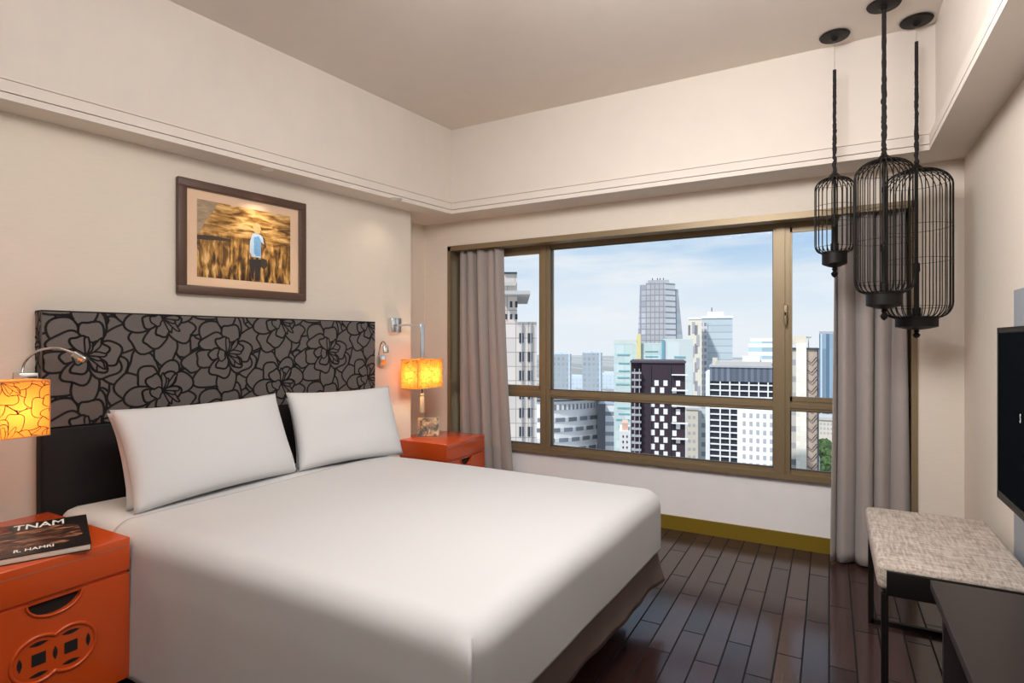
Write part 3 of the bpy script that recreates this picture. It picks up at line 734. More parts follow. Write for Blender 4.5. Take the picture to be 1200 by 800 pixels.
# ------------------------------------------------------------ reading lights
def reading(base, pts, head, hdir, label, box=(.045, .035, .022)):
    r = empty('reading_light', tuple(base), 0, label, 'lamp'); B = Vector(base)
    bx = MB().box((-box[0], -box[1], -box[2]), (box[0], box[1], box[2]), bev=.004); bx.xf(Matrix.Rotation(-wa, 4, 'Z')); bx.build('mount', M['chrome'], r)
    P = [Vector(p_)-B for p_ in pts]; Q = []
    for i in range(len(P)-1):
        p0, p1, p2, p3 = P[max(i-1, 0)], P[i], P[i+1], P[min(i+2, len(P)-1)]
        for k_ in range(8):
            t = k_/8; Q.append(.5*((2*p1)+(-p0+p2)*t+(2*p0-5*p1+4*p2-p3)*t*t+(-p0+3*p1-3*p2+p3)*t**3))
    Q.append(P[-1]); MB().tube(Q, .0055, 8).build('gooseneck', M['chrome'], r)
    hd = Vector(head)-B; q = Vector(hdir).normalized().to_track_quat('Z', 'Y').to_matrix().to_4x4()
    h_ = MB(); h_.box((-.019, -.013, -.028), (.019, .013, .028), bev=.005); h_.xf(Matrix.Translation(hd) @ q); h_.build('lamp_head', M['chrome'], r)
    l_ = MB(); l_.lathe([(.011, 0), (.011, .003)], (0, 0, 0), 16); l_.xf(Matrix.Translation(hd+Vector((0, 0, -.014))) @ Matrix.Rotation(PI, 4, 'X')); l_.build('lens', M['white'], r)
    return r
b1 = fw(30, 442, .045)
reading(b1, [fw(26, 440, .05), fw(29, 424, .08), fw(45, 411, .15), fw(68, 408, .22), fw(88, 414, .26)], fw(94, 418, .27), fw(98, 420, .27)-fw(88, 414, .25), 'small chrome gooseneck reading light left of the headboard')
b2 = fw(447, 422, .03)
reading(b2, [fw(444, 416, .04), fw(446, 404, .06), fw(449, 400, .09), fw(452, 403, .12)], fw(452, 409, .13), Vector((.2, -.1, -1)), 'small chrome reading light right of the headboard', box=(.018, .03, .035))

# ------------------------------------------------------------ framed picture
pa, pb, pcn, pdn = fw(209, 207.6, .03), fw(359.4, 237.6, .03), fw(208, 343.6, .03), fw(358, 352.6, .03)
PW = (pb-pa).xy.length; pz1 = (pa.z+pb.z)/2; pz0 = (pcn.z+pdn.z)/2; PH = pz1-pz0
pic = wall_root('framed_picture', (pa.y+pb.y)/2, (pz0+pz1)/2, 'framed picture of a person in a golden field hung above the headboard', 'picture', .001)
fwid = .047; a, b_ = PW/2, PH/2
def frame_bar(x0, x1, z0, z1): return MB().box((x0, -.036, z0), (x1, 0, z1), bev=.006)
fr_ = MB()
for q in ((-a, a, b_-fwid, b_), (-a, a, -b_, -b_+fwid), (-a, -a+fwid, -b_+fwid*.9, b_-fwid*.9), (a-fwid, a, -b_+fwid*.9, b_-fwid*.9)):
    fr_.box((q[0], -.034, q[2]), (q[1], -.001, q[3]), bev=.006)
fr_.build('frame', M['walnut'], pic)
inn = MB(); e_ = fwid-.008
for q in ((-a+e_, a-e_, b_-fwid-.003, b_-e_), (-a+e_, a-e_, -b_+e_, -b_+fwid+.003), (-a+e_, -a+fwid+.003, -b_+e_, b_-e_), (a-fwid-.003, a-e_, -b_+e_, b_-e_)):
    inn.box((q[0], -.026, q[2]), (q[1], -.012, q[3]))
inn.build('inner_moulding', M['groove'], pic)
MB().box((-a+fwid*.8, -.016, -b_+fwid*.8), (a-fwid*.8, -.004, b_-fwid*.8)).build('mount', M['mount'], pic)
ia, ib = a-fwid-.058, b_-fwid-.052
pr = MB(); Yp = -.0165; pr.add([(-ia, Yp, -ib), (ia, Yp, -ib), (ia, Yp, ib), (-ia, Yp, ib)], [(0, 1, 2, 3)], 0)
def pgn(pts, mi, dz=.0002):
    pr.add([(-ia+2*ia*u, Yp-dz, ib-2*ib*v) for u, v in pts], [list(range(len(pts)))], mi)
pgn([(0, 0), (.2, 0), (.17, .10), (.09, .25), (.03, .42), (0, .45)], 5, .0001)                    # pale sky corner
pgn([(0, .46), (.12, .45), (.33, .46), (.34, .49), (.2, .50), (.1, .51), (0, .52)], 6)           # dark hedge line
pgn([(.525, .70), (.66, .68), (.655, .80), (.63, .98), (.59, .98), (.585, .80), (.575, .98), (.555, .96)], 2, .0003)   # trousers
pgn([(.66, .66), (.72, .68), (.735, .76), (.69, .82), (.65, .78)], 6, .00025)
pgn([(.56, .34), (.60, .32), (.655, .34), (.70, .42), (.695, .47), (.655, .43), (.655, .66), (.55, .66), (.545, .62), (.53, .60), (.535, .45)], 1, .0004)   # pale blue shirt
pgn([(.58, .38), (.63, .36), (.655, .42), (.65, .64), (.60, .64), (.575, .60)], 3, .0005)
pgn([(.565, .24), (.58, .20), (.61, .18), (.64, .20), (.655, .26), (.645, .32), (.60, .34), (.575, .30)], 4, .0006)   # fair hair
pgn([(.675, .36), (.69, .37), (.715, .50), (.70, .52)], 6, .00055)
pm = [M['field'], mat('print_shirt', (.48, .62, .76), .5, var=(60, .2)), mat('print_trousers', (.03, .02, .018), .5), mat('print_shirt_fold', (.17, .38, .66), .5, var=(60, .35)), mat('print_hair', (.62, .42, .18), .5, var=(90, .3)),
      mat('print_sky', (.36, .26, .16), .5, var=(25, .6), stretch=(1, 1, 5)), mat('print_hedge', (.05, .03, .018), .5, var=(60, .5)), mat('print_grey_reeds', (.17, .13, .09), .5, var=(50, .6))]
pr.build('print', pm, pic, fixn=False)

# ------------------------------------------------------------ small photo card on the far nightstand
cd = empty('photo_card', (-2.80, 3.64, .601), math.radians(35), 'small folded picture card standing on the nightstand by the curtain', 'card')
art = plain_noise('card_art', [(.40, (.02, .018, .012)), (.52, (.25, .14, .05)), (.62, (.55, .38, .18)), (.75, (.62, .55, .42))], 22, (1, 1, 1), .4)
q = MB(); q.box((-.085, -.002, 0), (.085, 0, .145)); q.xf(Matrix.Rotation(math.radians(-17), 4, 'X')); q.xf(Matrix.Translation((0, -.045, 0))); q.build('front_leaf', art, cd)
q = MB(); q.box((-.085, 0, 0), (.085, .002, .145)); q.xf(Matrix.Rotation(math.radians(17), 4, 'X')); q.xf(Matrix.Translation((0, .045, 0))); q.build('back_leaf', M['white'], cd)

# ------------------------------------------------------------ curtains
def curtain(name, prof, z0, z1, label, amp=.046, seed=0, spread=0):
    # prof: list of (x, y) fold points at the top and at the bottom
    mb = MB(); n_ = 260; rows_ = 36; (xt0, xt1), (xb0, xb1), y0, folds = prof
    for i in range(n_+1):
        u = i/n_
        for j in range(rows_+1):
            v = j/rows_; z = z1+(z0-z1)*v
            nz_ = noise.noise(Vector((u*3.1, seed*3.7, v*.5)))
            uu = u+.11*nz_+.012*math.sin(7*u+seed)*v
            ph = 2*PI*folds*uu
            s_ = math.sin(ph)+.35*math.sin(2.3*ph+seed)*noise.noise(Vector((u*5, 7+seed, .3))); sh = math.copysign(abs(s_)**.8, s_)
            A_ = amp*(.7+.3*v**.7)*(.85+1.2*noise.noise(Vector((u*3.3, seed, v*.6))))
            x = (xt0+(xt1-xt0)*u)*(1-v**1.6)+(xb0+(xb1-xb0)*u)*v**1.6+.016*math.cos(ph)*(.5+v*.5)
            hem = .004*math.sin(30*u)
            mb.v.append((x, y0+A_*sh, z+hem*v))
    for i in range(n_):
        for j in range(rows_):
            a = i*(rows_+1)+j; mb.f.append([a, a+1, a+rows_+2, a+rows_+1]); mb.m.append(0); mb.sm.append(True)
    o = mb.build(name, M['curtain'], autosmooth=False); md = o.modifiers.new('thick', 'SOLIDIFY'); md.thickness = .003
    return tag(o, label, 'curtain', 'grey taupe window curtains')
curtain('curtain', ((-2.775, -2.345), (-2.75, -2.235), 4.025, 5), .012, NZ-.022, 'grey taupe curtain gathered at the left end of the window', seed=2)
curtain('curtain', ((.02, .385), (.00, .40), 4.02, 4), .012, NZ-.022, 'grey taupe curtain gathered at the right end of the window', amp=.052, seed=5)
tag(MB().box((NX0+.03, 3.985, NZ-.036), (NX1-.03, 4.075, NZ-.021)).build('curtain_track', M['bronze']), 'bronze curtain track under the head of the window niche', 'curtain track')

# ------------------------------------------------------------ bird-cage pendants
def pendant(px_, py_, cage_t, cage_b, rad, base_r, fin_b, sleeve_t, label, seed, nw=26):
    p0 = fz(px_, py_, ZC); X_, Y_ = p0.x, p0.y; dep = -X_*math.sin(YAW)+Y_*math.cos(YAW)
    def zz(py): return EYE+(400-py)/FPX*dep
    r = empty('pendant_lamp', (X_, Y_, 0), random.Random(seed).random(), label, 'lamp', 'bird cage pendant lamps')
    zt_, zb_ = zz(cage_t), zz(cage_b); R = rad/FPX*dep*.84; BR = base_r/FPX*dep*.88; zf_ = zz(fin_b); zs0 = zz(sleeve_t)
    MB().lathe([(.004, 0), (.070, -.001), (.075, -.006), (.070, -.014), (.02, -.02), (.012, -.034), (.004, -.036)], (0, 0, ZC)).build('canopy', M['blackmetal'], r)
    MB().tube([(0, 0, zt_), (0, 0, ZC-.02)], .0016, 6).build('suspension_wire', M['chrome'] if seed != 2 else M['blackmetal'], r)
    rn = random.Random(seed); pts = []; rs = []; n_ = 70
    for i in range(n_+1):
        t = i/n_; z = zs0+(zt_-zs0)*t; wob = .004*t
        pts.append((.8*wob*noise.noise(Vector((i*.31, seed, 0)))*2, .8*wob*noise.noise(Vector((i*.31, seed, 9)))*2, z)); rs.append(.0088*(1+(.7*t)*(rn.random()-.35))*(1.15 if seed == 2 else 1))
    MB().tube(pts, rs, 8).build('cord_sleeve', M['cord'], r)
    top_h = R*.62; bot_h = R*.50
    tr_ = .018
    prof = []
    for i in range(9): a_ = PI/2*i/8; prof.append((tr_+(R-tr_)*math.sin(a_), zt_-.01-top_h*(1-math.cos(a_))))
    for i in range(1, 6): prof.append((R, zt_-.01-top_h+(zb_+bot_h-(zt_-.01-top_h))*i/5))
    for i in range(1, 8): a_ = PI/2*i/7; prof.append((BR+(R-BR)*math.cos(a_), zb_+bot_h*(1-math.sin(a_))))
    wire = None
    for k_ in range(nw):
        if wire is None:
            mbw = MB().tube([(q_[0], 0, q_[1]) for q_ in prof], .0026, 6); wire = mbw.build('cage_wire', M['blackmetal'], r); o_ = wire
        else:
            o_ = wire.copy(); COL.objects.link(o_); o_.parent = r
        o_.rotation_euler = (0, 0, 2*PI*k_/nw)
    H0 = zt_-zb_
    for f in (.10, .40, .62, .93) if nw > 22 else (.14, .86):
        z = zt_-H0*f
        # ring radius follows the profile
        rr = R
        for (r0, z0_), (r1, z1_) in zip(prof[:-1], prof[1:]):
            if z1_ <= z <= z0_: rr = r0+(r1-r0)*((z0_-z)/max(1e-6, z0_-z1_))
        MB().tube([(rr*math.cos(2*PI*i/40), rr*math.sin(2*PI*i/40), z) for i in range(41)], .0012, 5, cap=False).build('cage_ring', M['blackmetal'], r)
    MB().lathe([(.008, .03), (.014, .02), (.026, .008), (.034, -.006), (.02, -.012)], (0, 0, zt_-.005)).build('collar', M['blackmetal'], r)
    bh = max(.05, (zb_-zf_)*.56)
    MB().lathe([(BR*.9, .006), (BR*1.05, 0), (BR*1.05, -.006), (BR, -.008), (BR, -bh*.80), (BR*.90, -bh*.86), (BR*.5, -bh), (.01, -bh*1.08)], (0, 0, zb_)).build('base_cup', M['blackmetal'], r)
    fh = zb_-bh-zf_
    MB().lathe([(.006, 0), (.014, -fh*.2), (.008, -fh*.38), (.018, -fh*.62), (.013, -fh*.84), (.002, -fh)], (0, 0, zb_-bh*1.02), 16).build('finial', M['blackmetal'], r)
    MB().lathe([(.020, 0), (.020, .05), (.012, .055), (.012, (zt_-zb_)*.30), (.016, (zt_-zb_)*.31), (.016, (zt_-zb_)*.36), (.007, (zt_-zb_)*.37), (.007, (zt_-zb_)*1.0)], (0, 0, zb_), 14).build('lamp_tube', M['blackmetal'], r)
    return r
pendant(978, 41, 206, 296, 24.5, 15, 325, 82, 'smallest black bird cage pendant lamp, nearest the window middle', 1, 24)
pendant(1036, 4, 185, 343, 36, 21, 375, 10, 'middle sized black bird cage pendant lamp on a thick straight cord', 2, 30)
pendant(1074, 23, 197, 372, 41, 24, 396, 49, 'largest black bird cage pendant lamp, nearest the right wall', 3, 30)

# ------------------------------------------------------------ bench
bn = empty('bench', (.385, 2.845, 0), 0, 'low bench with woven beige cushion and black frame below the right wall', 'bench')
bx0, bx1, by0, by1, bz = -.225, .225, -.41, .41, .55
cu = MB(); cu.box((bx0-.008, by0+.004, .452), (bx1+.005, by1+.008, bz), bev=.022)
co_ = cu.build('seat_cushion', M['bench'], bn)
MB().box((bx0+.02, by0-.006, .44), (bx1, by0+.006, .528), bev=.002).build('end_panel', M['blackmetal'], bn)
MB().box((bx0+.01, by0+.01, .435), (bx1, by1-.005, .455)).build('seat_frame', M['blackmetal'], bn)
lt = .011
for x_ in (bx0+.015, bx1-.015):
    for y_ in (by0+.012, by1-.03): MB().box((x_-lt, y_-lt, 0), (x_+lt, y_+lt, .44)).build('leg', M['blackmetal'], bn)
for y_ in (by0+.012, by1-.03): MB().box((bx0+.015, y_-lt, .0), (bx1-.015, y_+lt, .022)).build('stretcher', M['blackmetal'], bn)

# ------------------------------------------------------------ desk
dz = .60; dc = fz(1090, 679, dz)
dk = empty('desk', (dc.x, dc.y, 0), 0, 'long dark brown desk along the right wall under the television', 'desk')
dw = XR-dc.x-.002; dl = 2.1
MB().box((0, -dl, dz-.03), (dw, 0, dz), bev=.0015).build('desktop', M['deskwood'], dk)
MB().box((.03, -.03, 0), (dw, -.005, dz-.03)).build('side_panel', M['deskwood'], dk)
MB().box((.03, -dl+.005, 0), (dw, -dl+.03, dz-.03)).build('side_panel', M['deskwood'], dk)
MB().box((dw-.02, -dl+.03, .1), (dw, -.03, dz-.03)).build('back_panel', M['deskwood'], dk)
MB().box((.02, -dl+.03, dz-.05), (dw-.02, -.03, dz-.032)).build('rail', M['chrome'], dk)['label'] = 'thin metal rail under the desktop edge'
for i in range(3):
    y1_ = -.06-i*.55; dr = MB().box((.05, y1_-.53, dz-.17), (.07, y1_, dz-.055), bev=.002).build('drawer', M['deskwood'], dk)
    MB().box((.04, y1_-.36, dz-.12), (.05, y1_-.18, dz-.11), bev=.002).build('handle', M['chrome'], dr)

# ------------------------------------------------------------ television and wall panel
pn = fx(1188, 340, XR-.02)
tag(MB().box((XR-.02, .7, .28), (XR-.001, pn[1], pn[2]), bev=.002).build('wall_panel', M['panel']), 'blue grey panel fixed to the right wall behind the television', 'panel')
TVX = .53
ta = fx(1170, 384, TVX); tb = fx(1172, 584, TVX)
tv = empty('television', (TVX, ta[1], (ta[2]+tb[2])/2), 0, 'black flat screen television mounted on the right wall', 'television')
th_ = (ta[2]-tb[2])/2; tlw = 1.22
MB().box((0, -tlw, -th_), (.05, 0, th_), bev=.006).build('housing', M['tvblack'], tv)
MB().box((-.0015, -tlw+.02, -th_+.03), (.001, -.02, th_-.02)).build('screen', M['tvscreen'], tv)
for q in (((-.004, -tlw, -th_), (0, 0, -th_+.028)), ((-.004, -tlw, th_-.018), (0, 0, th_)), ((-.004, -.018, -th_), (0, 0, th_)), ((-.004, -tlw, -th_), (0, -tlw+.018, th_))):
    MB().box(*q, bev=.001).build('bezel', M['tvblack'], tv)
MB().box((.05, -tlw*.7, -.12), (XR-.021-TVX, -tlw*.3, .12)).build('wall_bracket', M['blackmetal'], tv)
sp_ = fx(1195, 495, TVX-.002)
text('S', .040, Matrix.Translation((-.002, sp_[1]-ta[1], sp_[2]-tv.location.z)) @ Matrix.Rotation(-PI/2, 4, 'Z') @ Matrix.Rotation(PI/2, 4, 'X'), M['white'], 'screen_lettering', tv)

# ------------------------------------------------------------ downlights
def downlight(x, y, en, aim, label, size=75):
    r = empty('downlight', (x, y, ZS), 0, label, 'light', 'recessed soffit downlights')
    MB().lathe([(.040, 0), (.046, -.002), (.046, -.004), (.036, -.004)], (0, 0, 0)).build('trim_ring', M['paint'], r)
    MB().lathe([(.034, -.0035), (.034, -.0045)], (0, 0, 0)).build('lens', M['white'], r)
    spot('downlight_beam', (x, y, ZS-.02), en, aim, size)
py_ = 2.20
downlight(wx(py_)+.15, py_, 10, (wx(py_)+.02, py_, 0.9), 'small recessed downlight in the soffit above the framed picture')
downlight(wx(3.3)+.20, 3.1, 1.8, (wx(3.1)+.08, 3.1, .6), 'small recessed downlight in the soffit above the window end of the headboard', 130)

# ============================================================ the city outside
Fv = Vector((-math.sin(YAW), math.cos(YAW), 0)); Rv = Vector((math.cos(YAW), math.sin(YAW), 0))
GZ = -62.0
def grid_mat(name, base, win_, px_, pz_, fx_, fz_, rough=.3, ox=0.0, var=.25, wrough=.15):
    """facade: cells px_ x pz_ metres in the object's own x and z, the window taking fx_ x fz_ of a cell"""
    m = bpy.data.materials.new(name); m.use_nodes = True; n = m.node_tree.nodes; l = m.node_tree.links; b = n['Principled BSDF']
    t = n.new('ShaderNodeTexCoord'); s_ = n.new('ShaderNodeSeparateXYZ'); l.new(t.outputs['Object'], s_.inputs[0])
    ad = n.new('ShaderNodeMath'); l.new(s_.outputs['X'], ad.inputs[0]); l.new(s_.outputs['Y'], ad.inputs[1])
    def cell(src, p_, f_):
        d = n.new('ShaderNodeMath'); d.operation = 'MULTIPLY_ADD'; d.inputs[1].default_value = 1/p_; d.inputs[2].default_value = 200.0+ox; l.new(src, d.inputs[0])
        fr_ = n.new('ShaderNodeMath'); fr_.operation = 'FRACT'; l.new(d.outputs[0], fr_.inputs[0])
        lt_ = n.new('ShaderNodeMath'); lt_.operation = 'LESS_THAN'; lt_.inputs[1].default_value = f_; l.new(fr_.outputs[0], lt_.inputs[0])
        fl_ = n.new('ShaderNodeMath'); fl_.operation = 'FLOOR'; l.new(d.outputs[0], fl_.inputs[0]); return lt_.outputs[0], fl_.outputs[0]
    a, ai = cell(ad.outputs[0], px_, fx_); c, ci = cell(s_.outputs['Z'], pz_, fz_)
    mm = n.new('ShaderNodeMath'); mm.operation = 'MULTIPLY'; l.new(a, mm.inputs[0]); l.new(c, mm.inputs[1])
    cb = n.new('ShaderNodeCombineXYZ'); l.new(ai, cb.inputs[0]); l.new(ci, cb.inputs[1]); wn = n.new('ShaderNodeTexWhiteNoise'); wn.noise_dimensions = '2D'; l.new(cb.outputs[0], wn.inputs['Vector'])
    mr = n.new('ShaderNodeMapRange'); mr.inputs[3].default_value = 1-var; mr.inputs[4].default_value = 1+var; l.new(wn.outputs['Value'], mr.inputs[0])
    vs_ = n.new('ShaderNodeVectorMath'); vs_.operation = 'SCALE'; vs_.inputs[0].default_value = win_; l.new(mr.outputs[0], vs_.inputs['Scale'])
    no = n.new('ShaderNodeTexNoise'); no.inputs['Scale'].default_value = .25; l.new(t.outputs['Object'], no.inputs[0])
    m2 = n.new('ShaderNodeMapRange'); m2.inputs[3].default_value = .92; m2.inputs[4].default_value = 1.08; l.new(no.outputs[0], m2.inputs[0])
    v2 = n.new('ShaderNodeVectorMath'); v2.operation = 'SCALE'; v2.inputs[0].default_value = base; l.new(m2.outputs[0], v2.inputs['Scale'])
    mx = n.new('ShaderNodeMix'); mx.data_type = 'RGBA'; l.new(mm.outputs[0], mx.inputs[0]); l.new(v2.outputs[0], mx.inputs[6]); l.new(vs_.outputs[0], mx.inputs[7]); l.new(mx.outputs[2], b.inputs['Base Color'])
    b.inputs['Roughness'].default_value = .6; b.inputs['Specular IOR Level'].default_value = .2
    return m
def fmat(name, c, r=.7): return mat(name, c, r, var=(.3, .06), spec=.2)
class City:
    """a building in a plane square to the line of sight at depth d; sizes come from what the photo shows"""
    def __init__(s, pxc, d, label, cat='building', group=None, turn=0):
        s.d = d; s.pc = pxc; s.th = math.atan((pxc-600)/FPX); s.D = d/math.cos(s.th); p_ = Fv*d+Rv*((pxc-600)/FPX*d)
        s.r = empty('building', (p_.x, p_.y, GZ), YAW-s.th+turn, label, cat, group)
    def x(s, px): return s.D*math.tan(math.atan((px-600)/FPX)-s.th)
    def z(s, py): return EYE-GZ+(400-py)/FPX*s.d
    def blk(s, name, x0, x1, y0, y1, mt, f=0, bk=12, parent=None, base=False):
        # f: how far the front stands ahead of the facade plane; bk: depth behind it
        return MB().box((s.x(x0), -f, 0 if base else s.z(y1)), (s.x(x1), bk, s.z(y0))).build(name, mt, parent or s.r)
    def wins(s, x0, x1, y0, y1, cols, rows_, fw_, fh_, mt, f=.06, skip=None, name='window'):
        cw, chh = (x1-x0)/cols, (y1-y0)/rows_; src = None
        for i in range(cols):
            for j in range(rows_):
                if skip and skip(i, j): continue
                cx_, cy_ = x0+cw*(i+.5), y0+chh*(j+.5)
                if src is None:
                    hw, hh_ = cw*fw_/2/FPX*s.d, chh*fh_/2/FPX*s.d
                    src = MB().box((-hw, -f, -hh_), (hw, .02, hh_)).build(name, mt, s.r); o_ = src
                else: o_ = src.copy(); COL.objects.link(o_); o_.parent = s.r
                o_.location = (s.x(cx_), 0, s.z(cy_))
white_f = fmat('facade_white', (.80, .80, .80)); grey_f = fmat('facade_grey', (.40, .41, .44)); beige_f = fmat('facade_beige', (.62, .56, .48)); dark_w = fmat('window_dark', (.05, .055, .07), .3)
purple_f = fmat('facade_aubergine', (.050, .034, .046)); cyan_f = fmat('facade_aqua', (.50, .72, .74)); yel_f = fmat('facade_yellow', (.72, .62, .30)); roof_f = fmat('roof_concrete', (.50, .48, .46))
struct('ground', MB().box((-1800, 30, GZ-2), (900, 2400, GZ)), grid_mat('distant_streets', (.26, .27, .26), (.38, .38, .37), 38, 38, .7, .7))

# beige stepped tower close on the left
c = City(605, 52, 'pale stone tower with a projecting roof slab at the left edge of the window view')
stone = grid_mat('stone_cladding', (.36, .32, .30), (.62, .565, .53), 1.15, 1.3, .94, .94, var=.10)
c.blk('lower_block', 560, 629, 377, 900, stone, 0, 14, base=True); c.blk('upper_block', 560, 606, 333, 377, stone, -.8, 12); c.blk('roof_slab', 585, 621, 342, 346, roof_f, 1.4, 12)
c.blk('parapet', 560, 605, 330, 334, roof_f, -.4, 12); c.blk('crown', 565, 606, 319, 331, stone, -1.2, 9); c.blk('roof_rail', 590, 606, 317, 319, dark_w, -1.0, 8)
c.wins(606, 626, 385, 604, 2, 10, .52, .52, dark_w); c.wins(596, 608, 352, 361, 2, 1, .5, .8, dark_w, f=-.74+.8); c.wins(590, 608, 367, 375, 3, 1, .5, .8, dark_w, f=.05)
c.blk('pilaster', 611, 612, 377, 620, grey_f, .25, .1); c.blk('pilaster', 621.5, 622.5, 377, 620, grey_f, .25, .1)
# thin white slab block glimpsed beside it
c = City(640, 140, 'narrow white block just right of the pale stone tower'); c.blk('body', 622, 640, 468, 900, grid_mat('white_small_windows', (.78, .78, .78), (.16, .17, .2), 2.4, 3.3, .5, .45), 0, 15, base=True)
c.blk('roof', 621, 641, 465, 468, roof_f, .3, 15)
# far towers, distance haze put into their facade colours
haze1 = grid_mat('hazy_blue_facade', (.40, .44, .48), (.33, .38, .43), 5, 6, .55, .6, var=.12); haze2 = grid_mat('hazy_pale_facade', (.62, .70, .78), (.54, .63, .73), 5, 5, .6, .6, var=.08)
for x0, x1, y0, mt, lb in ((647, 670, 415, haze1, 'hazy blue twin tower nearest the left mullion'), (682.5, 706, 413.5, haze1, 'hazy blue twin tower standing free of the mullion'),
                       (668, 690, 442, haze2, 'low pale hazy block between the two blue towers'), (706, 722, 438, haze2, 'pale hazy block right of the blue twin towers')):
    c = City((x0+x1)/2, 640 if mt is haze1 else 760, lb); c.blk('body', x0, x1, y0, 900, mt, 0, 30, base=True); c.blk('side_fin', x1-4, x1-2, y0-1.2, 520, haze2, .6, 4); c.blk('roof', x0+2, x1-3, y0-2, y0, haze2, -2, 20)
# rounded white office block
c = City(672, 95, 'rounded white office block with ribbon windows low in the window view')
def arc_block(c, name, x0, x1, y0, y1, mt, grow_=0, bulge=5.0, base=False):
    X0, X1 = c.x(x0)-grow_, c.x(x1)+grow_; n_ = 18
    P = [(X0+(X1-X0)*i/n_, -bulge*math.sin(PI*min(1, (i/n_)*.62+.38))-grow_+1.5) for i in range(n_+1)] + [(X1, 14), (X0, 14)]
    return MB().prism(P, 0 if base else c.z(y1), c.z(y0)).build(name, mt, c.r)
arc_block(c, 'body', 622, 700, 468, 900, white_f, base=True)
for k_ in range(6): arc_block(c, 'ribbon_window', 624, 699.5, 487+k_*11.6, 491.5+k_*11.6, grid_mat('ribbon_glass_%d' % k_ if False else 'ribbon_glass', (.62, .63, .64), (.20, .23, .27), 3.1, 60, .72, 1.0, ox=k_*.37), .08)
arc_block(c, 'roof_rail', 626, 701, 466.5, 468, dark_w, .35); arc_block(c, 'roof_terrace', 628, 698, 472, 478, grid_mat('terrace_grille', (.75, .75, .75), (.25, .27, .30), 1.1, 60, .5, 1), .12)
c.blk('stair_tower', 700, 708, 470, 900, dark_w, 3.5, 10, base=True)
c.blk('east_wing', 708, 719, 472, 900, grid_mat('east_wing_facade', (.75, .76, .78), (.30, .34, .40), 20, 1.65, .8, .4), 1.0, 12, base=True)
# tall tapered glass tower behind
c = City(773, 430, 'tallest glass tower with tapered sides rising over the skyline')
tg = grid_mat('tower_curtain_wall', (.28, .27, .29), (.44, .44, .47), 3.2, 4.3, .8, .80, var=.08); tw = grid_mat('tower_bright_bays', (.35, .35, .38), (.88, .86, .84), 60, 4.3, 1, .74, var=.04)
def taper(name, xa, xb, xc, xd, yt, mt, y0=0, y1=22, yb=420, slope=0):
    zt_, zb_ = c.z(yt), c.z(yb); A = [c.x(v) for v in (xa, xb, xc, xd)]
    V = [(A[2], y0, zb_), (A[3], y0+slope, zb_), (A[3], y1, zb_), (A[2], y1, zb_), (A[0], y0, zt_), (A[1], y0+slope, zt_), (A[1], y1, zt_), (A[0], y1, zt_)]
    return MB().add(V, [(0,3,2,1),(4,5,6,7),(0,1,5,4),(1,2,6,5),(2,3,7,6),(3,0,4,7)]).build(name, mt, c.r)
taper('left_bay', 750, 758, 746.5, 757, 333, grid_mat('tower_left_bay', (.30, .30, .35), (.46, .47, .53), 6, 4.3, .8, .8), 1.5)
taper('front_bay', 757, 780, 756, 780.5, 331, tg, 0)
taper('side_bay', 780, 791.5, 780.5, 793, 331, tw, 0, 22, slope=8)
taper('right_fin', 791.5, 795, 792.5, 803, 338, grid_mat('tower_right_fin', (.30, .33, .37), (.40, .44, .49), 40, 8, 1, .6), 9)
c.blk('base', 747, 802, 415, 900, tg, -.5, 22, base=True); c.blk('crown', 759, 784, 327.5, 331, grey_f, -3, 18)
for x_ in (764, 770, 773, 777): c.blk('roof_mast', x_, x_+1, 325, 328, dark_w, -4, 6)
# aqua glass block
c = City(764, 230, 'aqua glass office block with a yellow fin behind the dark tower')
aq = grid_mat('aqua_glass', (.50, .60, .60), (.55, .65, .65), 3.6, 3.9, .9, .86, var=.10)
c.blk('body', 719.5, 778, 402, 900, aq, 0, 20, base=True); c.blk('parapet', 719.5, 746, 398, 402, fmat('aqua_parapet', (.60, .64, .62)), 0, 20); c.blk('right_wing', 778, 812, 397, 900, grid_mat('aqua_wing', (.56, .62, .62), (.60, .66, .66), 5, 8, .9, .9, var=.05), 1, 20, base=True)
c.blk('yellow_fin', 746.5, 751, 391, 560, yel_f, 1.5, 5); c.blk('blue_fin', 775.5, 778.5, 398, 480, fmat('teal_fin', (.16, .36, .44)), 1.6, 2)
for y_ in (415, 425, 434, 442, 450, 478, 485, 492, 500): c.blk('louvre', 722+(y_ % 3)*1.5, 738, y_, y_+1.6, fmat('teal_louvre', (.18, .40, .44)) if y_ == 415 else bpy.data.materials['teal_louvre'], .2, .1)
for y_ in (411, 417, 428): c.blk('louvre', 756, 771, y_, y_+1.2, bpy.data.materials['teal_louvre'], .2, .1)
c.blk('louvre', 790, 803, 417, 419, bpy.data.materials['teal_louvre'], 1.2, .1)
